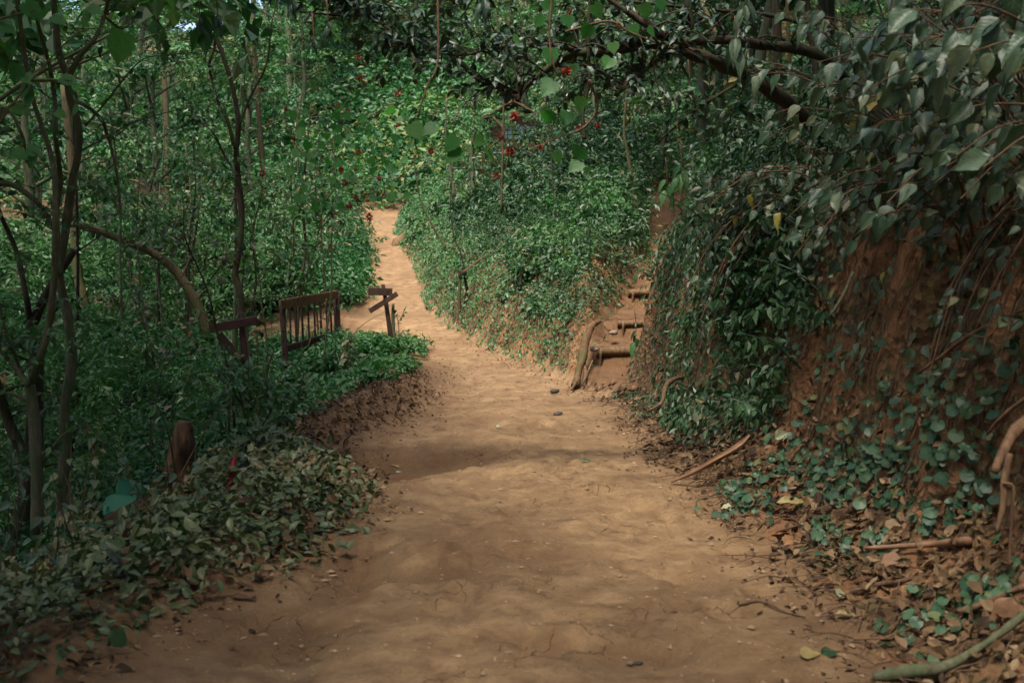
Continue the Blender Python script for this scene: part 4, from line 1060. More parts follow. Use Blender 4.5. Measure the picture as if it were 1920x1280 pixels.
def sign_post():
    Y = 17.4; s = Y / FPX
    b = P(737, 662, Y); t = thing('direction_sign', 'dark wooden direction sign with two crossed plain boards beside the far path', 'sign', tuple(b))
    a = Acc(); tube(a, [P(737, 668, Y), P(731, 620, Y), P(724, 570, Y), P(718, 533, Y)], [4.6 * s, 4.4 * s, 4.2 * s, 3.6 * s], 9, 4, rough=.15)
    link('post', a.mesh('post', M['wood_dark']), t)
    board(t, 'board', P(713, 547, Y - .06), 44 * s, 14 * s, .022, R(-2), .12, seed=1)
    board(t, 'board', P(719, 567, Y - .09), 62 * s, 9.5 * s, .022, R(32), -.08, seed=2)
    for px, py, yy in ((719, 546, Y - .078), (719, 562, Y - .108)):
        n = Acc(); tube(n, [P(px, py, yy + .01), P(px, py, yy - .004)], .006, 8, 1); link('nail', n.mesh('nail', M['charcoal']), t)
    b = P(741, 662, Y + .05); t = thing('wooden_stake', 'short mossy wooden stake standing close beside the direction sign', 'stake', tuple(b))
    a = Acc(); tube(a, [P(741, 668, Y), P(740, 640, Y), P(737, 600, Y), P(737, 569, Y)], [3.6 * s, 3.2 * s, 3.4 * s, 2.8 * s], 8, 4, rough=.25)
    tube(a, [P(738, 586, Y), P(743, 582, Y - .02)], [3 * s, 2 * s], 6, 1); link('stake_shaft', a.mesh('stake_shaft', M['bark_grey']), t)
    r = np.random.default_rng(2); lf = Acc(); tw = Acc()
    t = thing('small_shrub', 'spindly little shrub with few leaves right of the direction sign', 'shrub', tuple(P(748, 662, Y)))
    for pts in ([(748, 664), (748, 620), (747, 605), (753, 595), (757, 583), (760, 576)], [(747, 606), (745, 596), (741, 590)], [(753, 596), (757, 588), (764, 586)], [(748, 630), (757, 620), (765, 622), (766, 632)]):
        ln = tube(tw, [P(x, y, Y - .02) for x, y in pts], [.008, .004], 5, 3, caps=False)
        pos = ln[::2]; n = len(pos); leaves(lf, 'ovate', pos, unit(n, r) + [.5, 0, .1], unit(n, r) * .5 + [0, -.7, .6], .055, r.random(n))
    link('stem', tw.mesh('stem', M['twig']), t); link('foliage', lf.mesh('foliage', M['leaf_mid'], False), t)
sign_post()

def fence():
    Y0, Y1 = 16.8, 18.6
    pL = lambda py, dx=0: P(530 + dx, py, Y0); pR = lambda py, dx=0: P(630 + dx, py, Y1)
    b = pL(700); t = thing('wooden_fence', 'short dark wooden fence panel with upright slats left of the path', 'fence', tuple(b))
    a = Acc(); tube(a, [P(538, 712, Y0), P(533, 640, Y0), P(528, 562, Y0)], [.052, .048, .05], 6, 3, rough=.1); link('post', a.mesh('post', M['wood_dark']), t)
    a = Acc(); tube(a, [P(636, 690, Y1), P(634, 640, Y1), P(630, 544, Y1)], [.062, .058, .058], 6, 3, rough=.1); link('post', a.mesh('post', M['wood_dark']), t)
    def at(u, py, dy=0): return P(530 + 100 * u, py, Y0 + (Y1 - Y0) * u + dy)
    A, B = at(-.02, 572, -.06), at(1.03, 553, -.06)
    def beam(name, A, B, hgt, th, mat, seed):
        acc = Acc(); box(acc, (A + B) / 2, (np.linalg.norm(B - A), th, hgt), rot_to(B - A), .006, jag=.008, seed=seed); link(name, acc.mesh(name, M[mat], False), t)
    beam('top_rail', A, B, .125, .035, 'wood_brown', 3)
    beam('bottom_rail', at(.0, 656, -.06), at(1.0, 626, -.06), .10, .035, 'wood_dark', 4)
    cap = Acc(); tube(cap, [A + [0, -.02, .07], (A + B) / 2 + [0, -.02, .074], B + [0, -.02, .07]], .010, 6, 3); link('rail_edging', cap.mesh('rail_edging', M['log']), t)
    me = None
    for k, u in enumerate([.13, .24, .355, .47, .585, .70, .81, .89]):
        top = at(u, 568 - 18 * u, .0); bot = at(u + .03, 660 - 30 * u, .0)
        acc = Acc(); box(acc, (top + bot) / 2, (np.linalg.norm(top - bot), .022, .058 + .014 * ((k * 7) % 3)), rot_to(top - bot, (1, 0, 0)) @ np.array([[1, 0, 0], [0, 0, -1], [0, 1, 0]]), .004, jag=.008, seed=k)
        link('slat', acc.mesh('slat', M['wood_dark'], False), t)
    t = thing('leaning_stick', 'crooked brown stick leaning across the slats of the fence', 'stick', tuple(at(.5, 650, -.12)))
    acc = Acc(); tube(acc, [at(.46, 652, -.15), at(.62, 612, -.16), at(.76, 592, -.16), at(.82, 560, -.15)], [.014, .012, .010, .008], 7, 4, rough=.3); link('stick_shaft', acc.mesh('stick_shaft', M['twig']), t)
fence()

def red_sign():
    Y = 12.2; s = Y / FPX
    t = thing('red_board_sign', 'dark red painted board tilted on a wooden post with a fallen second board', 'sign', tuple(P(460, 740, Y)))
    a = Acc(); tube(a, [P(468, 770, Y), P(462, 700, Y), P(456, 640, Y), P(452, 585, Y)], [8 * s, 7.5 * s, 6.5 * s, 5.5 * s], 8, 4, rough=.15); link('post', a.mesh('post', M['wood_dark']), t)
    board(t, 'name_board', P(438, 608, Y - .07), 86 * s, 16 * s, .024, R(10), .1, 'red_paint', 11, .01)
    board(t, 'fallen_board', P(432, 652, Y - .07), 62 * s, 15 * s, .024, R(-50), .05, 'wood_dark', 12, .01)
red_sign()

def stump():
    Y = 8.5; s = Y / FPX
    t = thing('tree_stump', 'reddish brown splintered stump with two rounded tips on the left edge', 'stump', tuple(P(342, 930, Y)))
    a = Acc(); tube(a, [P(344, 960, Y), P(341, 900, Y), P(340, 850, Y), P(341, 815, Y), P(344, 800, Y), P(346, 790, Y)], [.080, .076, .072, .066, .060, .042], 18, 8, rough=.8, seed=3)
    tube(a, [P(328, 930, Y + .02), P(324, 880, Y), P(325, 845, Y), P(329, 822, Y)], [.05, .052, .045, .03], 14, 6, rough=.8, seed=5)
    link('stump_wood', a.mesh('stump_wood', M['stump']), t)
    sp = Acc(); tube(sp, [P(333, 850, Y - .05), P(334, 826, Y - .06)], [.018, .012], 8, 2, rough=.4); link('knot_hole', sp.mesh('knot_hole', M['charcoal']), t)
stump()

def spike():
    Y = 8.55
    t = thing('red_spike', 'narrow bright red pointed marker standing in the leaves right of the stump', 'marker', tuple(P(432, 912, Y)))
    a = Acc(); tube(a, [P(431, 915, Y), P(433, 893, Y), P(438, 868, Y), P(446, 842, Y)], [.020, .021, .014, .002], 7, 4, rough=.4); link('spike_blade', a.mesh('spike_blade', M['red_bright']), t)
    for d in (-1, 1):
        a = Acc(); tube(a, [P(431 , 912, Y), P(433 + 6 * d, 896, Y), P(436 + 9 * d, 880, Y)], [.008, .006, .001], 5, 3); link('side_blade', a.mesh('side_blade', M['red_bright']), t)
spike()

def chair():
    Y = 10.4; s = Y / FPX; c = P(230, 944, Y); g = hz(c[0], Y)
    t = thing('green_chair', 'bright green plastic chair half hidden on the slope at the lower left', 'chair', (c[0], Y, g))
    def slab(name, cx, cy, cz, w, h, th, tilt):
        a = Acc(); n = 8; prof = []
        rr = min(w, h) * .3
        for q, (qx, qz) in enumerate(((1, 1), (-1, 1), (-1, -1), (1, -1))):
            for k in range(n + 1):
                an = q * math.pi / 2 + k / n * math.pi / 2
                prof.append((qx * (w / 2 - rr) + rr * math.cos(an), qz * (h / 2 - rr) + rr * math.sin(an)))
        prof = np.array(prof); m = len(prof); V = []
        for (f, y) in ((.96, -th / 2), (1, -th / 4), (1, th / 4), (.96, th / 2)):
            for x, z in prof:
                V.append((x * f, y + .02 * (x / w * 2) ** 2, z * f))
        V = np.array(V); cs, sn = math.cos(tilt), math.sin(tilt)
        V = V @ np.array([[1, 0, 0], [0, cs, sn], [0, -sn, cs]]) + [cx, cy, cz]
        F = [(i * m + j, i * m + (j + 1) % m, (i + 1) * m + (j + 1) % m, (i + 1) * m + j) for i in range(3) for j in range(m)]
        a.add(V, [np.array(F), np.array([np.arange(m)[::-1], np.arange(m) + 3 * m])])
        link(name, a.mesh(name, M['green_plastic'], False), t)
    zs = c[2]
    slab('backrest', c[0] + .03, Y + .13, zs + .11, .28, .17, .025, R(-12))
    slab('seat', c[0] - .02, Y - .03, zs - .0, .30, .25, .03, R(-50))
    for dx in (-.11, .10):
        for dy in (-.09, .10):
            a = Acc(); tube(a, [(c[0] + dx, Y + dy, zs + .0), (c[0] + dx * 1.15, Y + dy * 1.2, min(g, zs - .2) - .03)], .016, 8, 1); link('leg', a.mesh('leg', M['green_plastic']), t)
chair()

# handrail post on the mound with its lashed pole
def handrail():
    Y = 20.4; s = Y / FPX
    t = thing('handrail_post', 'forked pair of thin posts lashed at the top with a long slanting pole', 'handrail', tuple(P(861, 600, Y)))
    a = Acc(); tube(a, [P(860, 618, Y), P(861, 580, Y), P(862, 540, Y), P(864, 506, Y)], [3.4 * s, 3.2 * s, 3.2 * s, 3.2 * s], 8, 3, rough=.15); link('post', a.mesh('post', M['bark_moss']), t)
    a = Acc(); tube(a, [P(873, 590, Y + .2), P(874, 560, Y + .12), P(875, 540, Y + .08), P(869, 512, Y)], [3.6 * s, 3.4 * s, 3.0 * s, 2.6 * s], 8, 3, rough=.25); link('post', a.mesh('post', M['bark_dark']), t)
    a = Acc(); tube(a, [P(866, 512, Y - .05), P(900, 486, Y + .2), P(930, 465, Y + .5), P(962, 440, Y + .9)], [1.7 * s, 1.6 * s, 1.3 * s, 1.1 * s], 7, 3, rough=.2); link('slanting_pole', a.mesh('slanting_pole', M['root']), t)
    a = Acc()
    for k in range(5):
        an = k * .9; tube(a, [P(866, 514 + 2 * k - 5, Y) + np.array([math.cos(q) * .065, math.sin(q) * .05, math.sin(q * 2 + an) * .02]) for q in np.linspace(0, 6.28, 9)], .010, 5, 2, rough=.3)
    link('lashing', a.mesh('lashing', M['bark_dark']), t)
handrail()

# ------------------------------------------------------------------ log steps
def steps():
    info = [(14.5, 1118, 1215, 659, .060, 'lowest log step, thick and bare with a cut pale end'),
            (15.55, 1158, 1245, 606, .042, 'second log step up, thin and straight above the lowest one'),
            (17.0, 1178, 1250, 548, .050, 'third log step up, half buried under leaves at its left end'),
            (18.35, 1196, 1262, 514, .040, 'fourth log step up, mostly hidden in dark leaves'),
            (19.4, 1206, 1262, 489, .040, 'highest log step, small and pale where the trail turns out of sight')]
    for k, (Y, xa, xb, py, rad, lab) in enumerate(info):
        A, B = P(xa, py + (1 if k else 0), Y - .02), P(xb, py, Y + .03)
        g = hz((A[0] + B[0]) / 2, Y + .12)
        t = thing('log_step', lab, 'log step', tuple((A + B) / 2), 0, 'log steps up the side trail')
        a = Acc(); tube(a, [A, (A + B) / 2 + [0, 0, .005], B], [rad, rad * .97, rad * .93], 14, 4, rough=.12, seed=k, caps=False)
        link('log', a.mesh('log', M['log']), t)
        e = Acc(); an = np.linspace(0, 2 * math.pi, 14, endpoint=False)
        d = (B - A) / np.linalg.norm(B - A); u = np.array([0, 0, 1.0]); w = np.cross(d, u)
        ring = A - d * .004 + np.outer(np.cos(an), u) * rad * .97 + np.outer(np.sin(an), w) * rad * .97
        e.add(np.vstack([ring, A - d * .010]), [np.array([(14, j, (j + 1) % 14) for j in range(14)])])
        link('cut_end', e.mesh('cut_end', M['log_end'], False), t)
        for f in ((.12,) if k else (.08, .93)):
            p = A + (B - A) * f
            st = Acc(); tube(st, [p + [0, -rad - .018, rad * .5], p + [-.01, -rad - .022, -.10], p + [-.015, -rad - .025, -.24]], [.020, .018, .016], 8, 2, rough=.2)
            link('stake', st.mesh('stake', M['log']), t)
steps()

# eroded root / earth post left of the steps
def corner_root():
    t = thing('old_root', 'thick mossy brown old root bending down at the left corner of the steps', 'root', tuple(P(1090, 715, 13.9)))
    a = Acc(); tube(a, [P(1078, 724, 13.7), P(1087, 692, 13.85), P(1094, 660, 14.0), P(1102, 628, 14.2), P(1110, 610, 14.4), P(1124, 603, 14.7)], [.045, .055, .046, .044, .042, .025], 14, 6, rough=.55, seed=9)
    link('root_wood', a.mesh('root_wood', M['earth_root']), t)
    for pts in ([(1086, 600 + 95, 13.85), (1080, 715, 13.7), (1072, 730, 13.55)], [(1094, 680, 13.95), (1098, 700, 13.8), (1092, 722, 13.6)]):
        a = Acc(); tube(a, [P(*p) for p in pts], [.03, .022, .012], 8, 3, rough=.4); link('side_root', a.mesh('side_root', M['root']), t)
    t = thing('leaning_stick', 'pale thin stick leaning on the old root beside the lowest step', 'stick', tuple(P(1095, 716, 13.5)))
    a = Acc(); tube(a, [P(1094, 717, 13.5), P(1103, 695, 13.6), P(1111, 676, 13.75)], [.013, .012, .011], 7, 3, rough=.2); link('stick_shaft', a.mesh('stick_shaft', M['log']), t)
    t = thing('broken_stick', 'short broken pale stick lying in the hollow behind the old root', 'stick', tuple(P(1138, 616, 15.2)))
    a = Acc(); tube(a, [P(1132, 607, 15.25), P(1138, 614, 15.15), P(1144, 621, 15.1)], [.018, .022, .020], 8, 2, rough=.3); link('stick_shaft', a.mesh('stick_shaft', M['log']), t)
    for (px, py, Y, w, lab) in ((1115, 655, 14.35, .045, 'small pale stone on the left end of the lowest log step'), (1150, 624, 15.0, .05, 'grey stone in the hollow behind the old root')):
        stone(px, py, Y, w, lab)

def stone(px, py, Y, w, lab, mat='stone', cat='stone', name='stone'):
    a = Acc(); p = P(px, py, Y)
    nu, nv = 10, 7; V = []
    for i in range(nv):
        th = math.pi * (i + .5) / nv
        for j in range(nu):
            ph = 2 * math.pi * j / nu; d = np.array([math.sin(th) * math.cos(ph) * 1.3, math.sin(th) * math.sin(ph), math.cos(th) * .65])
            V.append(p + d * w * (1 + .35 * float(noise3(d[0] * 2 + px, d[1] * 2, d[2] * 2, 5))))
    V.append(p + [0, 0, w * .62]); V.append(p - [0, 0, w * .62])
    F = [(i * nu + j, (i + 1) * nu + j, (i + 1) * nu + (j + 1) % nu, i * nu + (j + 1) % nu) for i in range(nv - 1) for j in range(nu)]
    a.add(np.array(V), [np.array(F), np.array([(nu * nv, j, (j + 1) % nu) for j in range(nu)] + [(nu * nv + 1, (nv - 1) * nu + (j + 1) % nu, (nv - 1) * nu + j) for j in range(nu)])])
    o = link(name, a.mesh(name, M[mat])); tag(o, lab, cat); return o
corner_root()

# ------------------------------------------------------------------ driftwood, sticks and sheaths
def lay(name, lab, cat, pts, rads, mat, Y=None, ground=True, sub=4, rough=.25, part='shaft', lift=0.0, seed=0):
    w = []
    for p in pts:
        if len(p) == 3: w.append(P(*p))
        else:
            x, y, z = ground_at(*p); w.append(np.array([x, y, z + lift]))
    a = Acc(); tube(a, w, rads, 9, sub, rough=rough, seed=seed)
    o = link(name, a.mesh(name, M[mat])); tag(o, lab, cat); return o
lay('bleached_root', 'pale bleached root lying where the far path bends', 'root', [(740, 470, 33.6), (746, 455, 33.8), (755, 447, 34.2), (764, 433, 34.6), (770, 418, 35)], [.10, .17, .13, .08, .05], 'log', rough=.4)
lay('fallen_branch', 'small branch lying at the foot of the mound beside the far path', 'branch', [(795, 563), (808, 556), (818, 549)], [.03, .028, .02], 'log', lift=.03)
def sheath(name, lab, cat, pts, wid, mat, thick=.006, lift=.02, curl=.6, part=None):
    """dry curled sheath: an open gutter following a line on the ground"""
    w = []
    for p in pts:
        if len(p) == 3: w.append(P(*p))
        else:
            x, y, z = ground_at(*p); w.append(np.array([x, y, z + lift]))
    C = catmull(w, 5); n = len(C); T = np.gradient(C, axis=0); T /= np.linalg.norm(T, axis=1, keepdims=True)
    V = []; m = 9
    for i in range(n):
        f = i / (n - 1); ww = np.interp(f, np.linspace(0, 1, len(wid)), wid)
        s = np.cross(T[i], [0, 0, 1]); s /= np.linalg.norm(s); u = np.cross(s, T[i])
        for sgn in (1, -1):
            for j in range(m):
                an = (j / (m - 1) - .5) * 2 * (math.pi * curl)
                rr = ww * (1 - (thick / ww * .5 if sgn < 0 else 0)) * (1 + .06 * math.sin(f * 11 + j))
                V.append(C[i] + s * math.sin(an) * rr + u * (ww * .4 - math.cos(an) * rr * .8))
    k = 2 * m; F = []
    for i in range(n - 1):
        for j in range(m - 1):
            F.append((i * k + j, i * k + j + 1, (i + 1) * k + j + 1, (i + 1) * k + j))
            F.append((i * k + m + j + 1, i * k + m + j, (i + 1) * k + m + j, (i + 1) * k + m + j + 1))
    a = Acc().add(np.array(V), [np.array(F)])
    o = link(name, a.mesh(name, M[mat])); tag(o, lab, cat); return o
sheath('dry_palm_sheath', 'long pale brown curled palm sheath lying at the foot of the bank', 'palm sheath', [(1258, 904, 7.85), (1300, 886, 7.86), (1345, 862, 7.9), (1385, 838, 7.95), (1407, 815, 8.0)], [.012, .028, .036, .034, .016], 'dry_brown', curl=.55)
lay('dry_cane', 'pinkish brown broken hollow cane in the litter at the lower right', 'cane', [(1622, 1046), (1690, 1043), (1760, 1040), (1818, 1036)], [.008, .013, .017, .022], 'dry_brown', rough=.3, lift=.05)
lay('mossy_branch', 'thick pale green mossy branch at the bottom right corner', 'branch', [(1640, 1270, 4.25), (1700, 1258, 4.2), (1770, 1250, 4.2), (1850, 1205, 4.25), (1935, 1140, 4.3)], [.020, .024, .020, .013, .011], 'bark_grey', rough=.6)
lay('fallen_branch', 'long brown branch crossing the litter above the mossy branch', 'branch', [(1735, 1180, 4.75), (1790, 1150, 4.7), (1850, 1130, 4.6), (1930, 1095, 4.5)], [.012, .016, .016, .014], 'root', rough=.3)
lay('fallen_branch', 'dark thin branch lying in the litter below the hollow cane', 'branch', [(1595, 1118), (1650, 1105), (1690, 1098), (1740, 1085)], [.010, .013, .012, .008], 'twig', lift=.02)
lay('fallen_twig', 'fine bent twig reaching from the path edge to the pale round leaf', 'twig', [(1478, 1084), (1510, 1100), (1530, 1118), (1560, 1128)], [.003, .004, .003, .002], 'twig', lift=.01)
lay('fallen_twig', 'thin dark twig on the dirt at the bottom right of the path', 'twig', [(1385, 1136), (1430, 1132), (1470, 1150), (1510, 1160)], [.004, .006, .005, .003], 'twig', lift=.008)
lay('thick_root', 'thick bare root bulging from the bank at the right edge', 'root', [(1960, 740, 4.9), (1930, 780, 4.85), (1900, 815, 4.8), (1880, 850, 4.75), (1865, 885, 4.72)], [.020, .028, .026, .022, .014], 'root', rough=.8)
lay('hanging_root', 'straight brown root hanging down the bare earth at the right edge', 'root', [(1893, 850, 4.72), (1884, 900, 4.7), (1880, 950, 4.68), (1868, 1000, 4.66)], [.014, .016, .014, .008], 'root', rough=.3)
lay('hanging_root', 'thin looping root beside the straight hanging root', 'root', [(1880, 905, 4.68), (1900, 912, 4.66), (1898, 960, 4.66), (1893, 1030, 4.66), (1894, 1060, 4.65)], [.006, .006, .005, .003], 'root')
lay('hanging_root', 'short thick root at the left end of the bank close to the steps', 'root', [(1305, 530, 11.6), (1298, 570, 11.4), (1285, 610, 11.3), (1282, 640, 11.2)], [.03, .032, .025, .014], 'bark_moss', rough=.3)
lay('hanging_root', 'crooked root arching out of the bank above the litter by the steps', 'root', [(1282, 706, 10.9), (1262, 712, 10.7), (1248, 725, 10.5), (1240, 755, 10.3), (1215, 770, 10.2)], [.022, .026, .022, .016, .01], 'root', rough=.35)
lay('hanging_root', 'slanting pale root on the bank below the overhanging leaves', 'root', [(1600, 510, 6.9), (1585, 545, 6.85), (1568, 575, 6.8), (1555, 592, 6.75)], [.010, .012, .010, .006], 'bark_grey')
lay('hanging_root', 'long slanting root crossing the bank towards the right edge', 'root', [(1720, 700, 5.9), (1760, 672, 5.75), (1800, 640, 5.6), (1850, 610, 5.4)], [.008, .010, .010, .008], 'root')
lay('hanging_root', 'second slanting root low on the bank near the right edge', 'root', [(1850, 815, 5.1), (1880, 780, 5.0), (1930, 740, 4.9)], [.006, .009, .010], 'root')

# single fallen leaves and clods that can be picked out
BL = {'dry': big_leaf('pointed', .30, .1, .35, .05, 1), 'flat': big_leaf('pointed', .26, .05, .12, .02, 2), 'round': big_leaf('round', .33, .05, .1, .02, 3), 'thin': big_leaf('pointed', .13, .15, .2, .03, 4)}
def fallen(px, py, L, lab, kind='flat', mat='dry', tipdir=(1, 0, 0), nrm=(0, -.5, 1), lift=.015, Y=None, name='fallen_leaf'):
    if Y: p = P(px, py, Y)
    else:
        x, y, z = ground_at(px, py); p = np.array([x, y, z + lift])
    a = Acc(); t = np.array([tipdir], float); t /= np.linalg.norm(t)
    leaves(a, BL[kind], p[None] - t * L / 2, t, np.array([nrm], float), L, np.array([.6]))
    o = link(name, a.mesh(name, M[mat], True)); tag(o, lab, 'leaf'); return o
fallen(402, 1097, .125, 'large orange brown dead leaf propped upright at the left edge of the path', 'round', 'dry_brown', (.35, 0, -1), (.2, -1, .3), Y=5.45)
fallen(650, 990, .13, 'curled brown leaf tip poking out from the left plants onto the path', 'thin', 'dry', (1, .1, .05), (0, -.3, 1))
fallen(455, 1127, .12, 'thin dark dead leaf lying on the dirt below the large orange leaf', 'thin', 'dry', (1, -.1, 0))
fallen(490, 1090, .07, 'small pale curled leaf on the dirt left of the path', 'dry', 'dry', (1, .3, 0))
fallen(222, 1195, .085, 'pale green round leaf in the lower left plants', 'round', 'leaf_creeper', (.3, 0, -1), (-.2, -1, .5), Y=4.55)
fallen(235, 1260, .10, 'narrow brown leaf at the bottom left edge', 'thin', 'dry', (1, -.3, 0))
fallen(1576, 1125, .062, 'pale round leaf lying in the litter on the right', 'round', 'pale_leaf', (.7, .6, 0), (.1, -.8, .8), lift=.03)
fallen(1592, 1159, .125, 'pale yellow narrow leaf lying on the dirt at the right', 'thin', 'yellow_leaf', (1, -.1, 0), (0, -.3, 1))
fallen(1740, 1072, .10, 'yellow green oval leaf standing in the litter below the cane', 'flat', 'yellow_leaf', (-.1, 0, -1), (.2, -1, .2), Y=5.3)
fallen(1490, 960, .22, 'long curled yellow brown leaf on the creeper at the bank foot', 'thin', 'yellow_leaf', (1, -.2, .1), (.1, -.6, 1), lift=.06)
fallen(1365, 960, .10, 'pale dry leaf at the path edge below the creeper', 'dry', 'pale_leaf', (.7, -.6, .1), (.1, -.5, 1), lift=.02)
fallen(1520, 1232, .10, 'yellowish leaf lying near the bottom right of the dirt path', 'flat', 'yellow_leaf', (1, .1, 0))
fallen(1557, 1230, .09, 'greenish leaf next to the yellowish leaf near the bottom', 'flat', 'leaf_creeper', (1, .3, 0))
fallen(1100, 866, .10, 'thin dark green leaf lying in the middle of the path', 'thin', 'leaf_mid', (1, 0, 0))
fallen(1218, 863, .12, 'pale narrow leaf at the right edge of the middle path', 'thin', 'dry', (1, .1, 0))
fallen(935, 803, .06, 'tiny pale leaf in the middle of the path beyond the hollow', 'dry', 'pale_leaf', (1, .1, 0))
fallen(748, 888, .05, 'tiny white flake in the earth hollow', 'flat', 'pale_leaf', (1, .1, 0))
fallen(1680, 1010, .13, 'long dry brown leaf in the litter left of the cane', 'dry', 'dry', (1, -.3, .1), (0, -.6, 1), lift=.05)
fallen(1660, 920, .16, 'light brown curled leaf hanging on the foot of the bank', 'dry', 'dry', (-.5, 0, -1), (-.6, -1, .3), lift=.05)
fallen(1468, 832, .13, 'pale papery dry leaf on the bank foot above the creeper', 'dry', 'pale_leaf', (.8, 0, .4), (-.5, -1, .5), lift=.05)
fallen(1680, 1070, .16, 'crumpled broad dead leaf below the cane', 'dry', 'dry_brown', (.8, -.5, .1), (0, -.5, 1), lift=.03)
fallen(1890, 1150, .14, 'broad brown dead leaf at the right edge above the mossy branch', 'round', 'dry_brown', (-.3, 0, -1), (-.5, -1, .4), Y=4.5)
stone(1046, 776, 11.5, .035, 'dark clod lying in the middle of the path', 'charcoal', 'clod', 'clod')
stone(1040, 733, 13.2, .04, 'flat dark clod where the path meets the steps', 'charcoal', 'clod', 'clod')
stone(1265, 1152, 5.05, .022, 'small dark brown clod on the right of the near path', 'bank', 'clod', 'clod')
stone(1182, 1243, 4.5, .012, 'tiny pale pebble beside dark crumbs near the bottom of the path', 'stone', 'pebble', 'pebble')
stone(1196, 1243, 4.52, .014, 'small dark crumb right of the tiny pale pebble', 'charcoal', 'clod', 'clod')
stone(632, 850, 9.3, .09, 'stub of earth covered root at the left edge above the olive leaves', 'root', 'root', 'earthy_root')

# ------------------------------------------------------------------ cabins up the slope
def cabin(loc_px, Y, sc, lab, win_mat, wall_mat, panes):
    c = P(loc_px[0], loc_px[1], Y)
    t = thing('cabin', lab, 'cabin', (c[0], Y, c[2]))
    def b(name, x, y, z, sx, sy, sz, mat, par=t, rot=None):
        a = Acc(); box(a, c + np.array([x, y, z]) * sc, np.array([sx, sy, sz]) * sc, rot, .01); o = link(name, a.mesh(name, M[mat], False)); o.parent = par
        o.matrix_parent_inverse = Matrix.Translation(t.location).inverted() if par is t else Matrix.Translation(t.location).inverted()
        return o
    b('wall', 0, 1.2, 0, 3.0, 2.2, 2.4, wall_mat)
    for sx in (-1.5, -.75, 0, .75, 1.5): b('post', sx, .02, 0, .12, .12, 2.5, 'cabin_wood')
    for q in range(6): b('plank', -.95, .06, -1.0 + q * .2, .95, .05, .17, 'cabin_wood')
    b('roof', -.95, .8, 1.55, 2.4, 3.6, .10, 'cabin_wood', t, rz2(R(28)))
    b('roof', .95, .8, 1.55, 2.4, 3.6, .10, 'cabin_wood', t, rz2(R(-28)))
    b('deck', 0, -.3, -1.3, 3.8, 1.6, .10, 'cabin_grey')
    for wx in panes:
        f = b('window', wx, .06, .1, .62, .05, 1.0, 'cabin_wood')
        for i in range(2):
            for j in range(3):
                p = b('pane', wx - .14 + .28 * i, .02, .1 - .3 + .3 * j, .22, .03, .25, win_mat, t)
                p.parent = f; p.matrix_parent_inverse = Matrix.Identity(4)
    return t
cabin((962, 252), 31, .42, 'small brown wooden cabin with pale blue windows among the trees', 'cabin_blue', 'cabin_wood', (-.35, .4, 1.1))
cabin((622, 246), 48, .48, 'blue grey hut with a raised deck far up the hillside', 'cabin_grey', 'cabin_grey', (-.9, 0, .9))
# ------------------------------------------------------------------ broad leaved shrubs hanging over the right bank, every large leaf a part
LEAFV = [mesh_np('leaf', *big_leaf('pointed', .235, .30, .16, .02, 20 + k), M['leaf_grey'], None, True) for k in range(3)] + [mesh_np('leaf', *big_leaf('pointed', .20, .55, .25, .03, 30), M['leaf_grey'], None, True), mesh_np('leaf', *big_leaf('pointed', .26, .05, .22, .04, 31), M['leaf_grey'], None, True)]
LEAFB = [mesh_np('leaf', *leaf_tpl('lobed'), M['leaf_bright'], None, True) for k in range(1)]
LEAFH = [mesh_np('leaf', *leaf_tpl('heart'), M['leaf_creeper'], None, False)]
def put_leaf(parent, me, pos, tip, nrm, size):
    o = bpy.data.objects.new('leaf', me); COL.objects.link(o); o.parent = parent
    F_ = frames(np.array([tip], float), np.array([nrm], float))[0]
    m = Matrix(F_.tolist()).to_4x4(); m.translation = Vector(pos - np.array(parent.location))
    o.matrix_local = m @ Matrix.Diagonal((size, size, size, 1)); return o

def big_shrub(lab, px, py, Y, nst, L, nl, size, seed, spread=1.0, back=.55, sz=.24):
    """px, py, Y: middle of the foliage; the stems come from the bank surface behind it"""
    r = np.random.default_rng(seed); mid = P(px, py, Y)
    base = np.array([mid[0] + back, Y + .1, 0]); base[2] = hz(base[0], base[1])
    t = thing('broad_leaved_shrub', lab, 'shrub', tuple(base)); st = Acc()
    m = nl // nst
    for k in range(nst):
        b = base + r.normal(size=3) * [.10, .25 * spread, 0]; b[0] = max(b[0], float(tab(b[1], XR)) + 1.25); b[2] = hz(b[0], b[1])
        e = mid + r.normal(size=3) * [.22 * L, .42 * spread * L, sz * L]
        e[2] = max(e[2], hz(e[0], e[1]) + .08)
        l = np.linalg.norm(e - b)
        c1 = b + (e - b) * .35 + [.05, 0, .22 * l]; c2 = b + (e - b) * .72 + [0, 0, .18 * l]
        ln = tube(st, [b, c1, c2, e], [.009, .007, .005, .003], 6, 6, caps=False)
        for q in range(m):
            f = .30 + .70 * (q + r.random()) / m; i = min(len(ln) - 1, int(f * (len(ln) - 1))); p = ln[i]
            tan = ln[min(i + 1, len(ln) - 1)] - ln[max(i - 1, 0)]; tan = tan / (np.linalg.norm(tan) + 1e-9)
            side = np.cross(tan, [0, 0, 1]); side /= np.linalg.norm(side) + 1e-9
            s = 1 if q % 2 else -1
            pet = p + side * s * (.02 + .05 * r.random()) + r.normal(size=3) * .03
            tube(st, [p, pet], [.0025, .002], 4, 1, caps=False)
            tip = side * s * .25 + np.array([-.55, -.1, -.75]) + .27 * r.normal(size=3); tip /= np.linalg.norm(tip)
            nrm = np.array([-.45, -.75, .60]) + .30 * r.normal(size=3)
            put_leaf(t, LEAFV[r.integers(5)], pet, tip, nrm, size * r.uniform(.5, 1.3))
    link('stem', st.mesh('stem', M['twig']), t)
    return t
big_shrub('large grey green leaved shrub filling the top right corner, with the biggest leaves', 1900, 90, 4.6, 14, .95, 120, .150, 1)
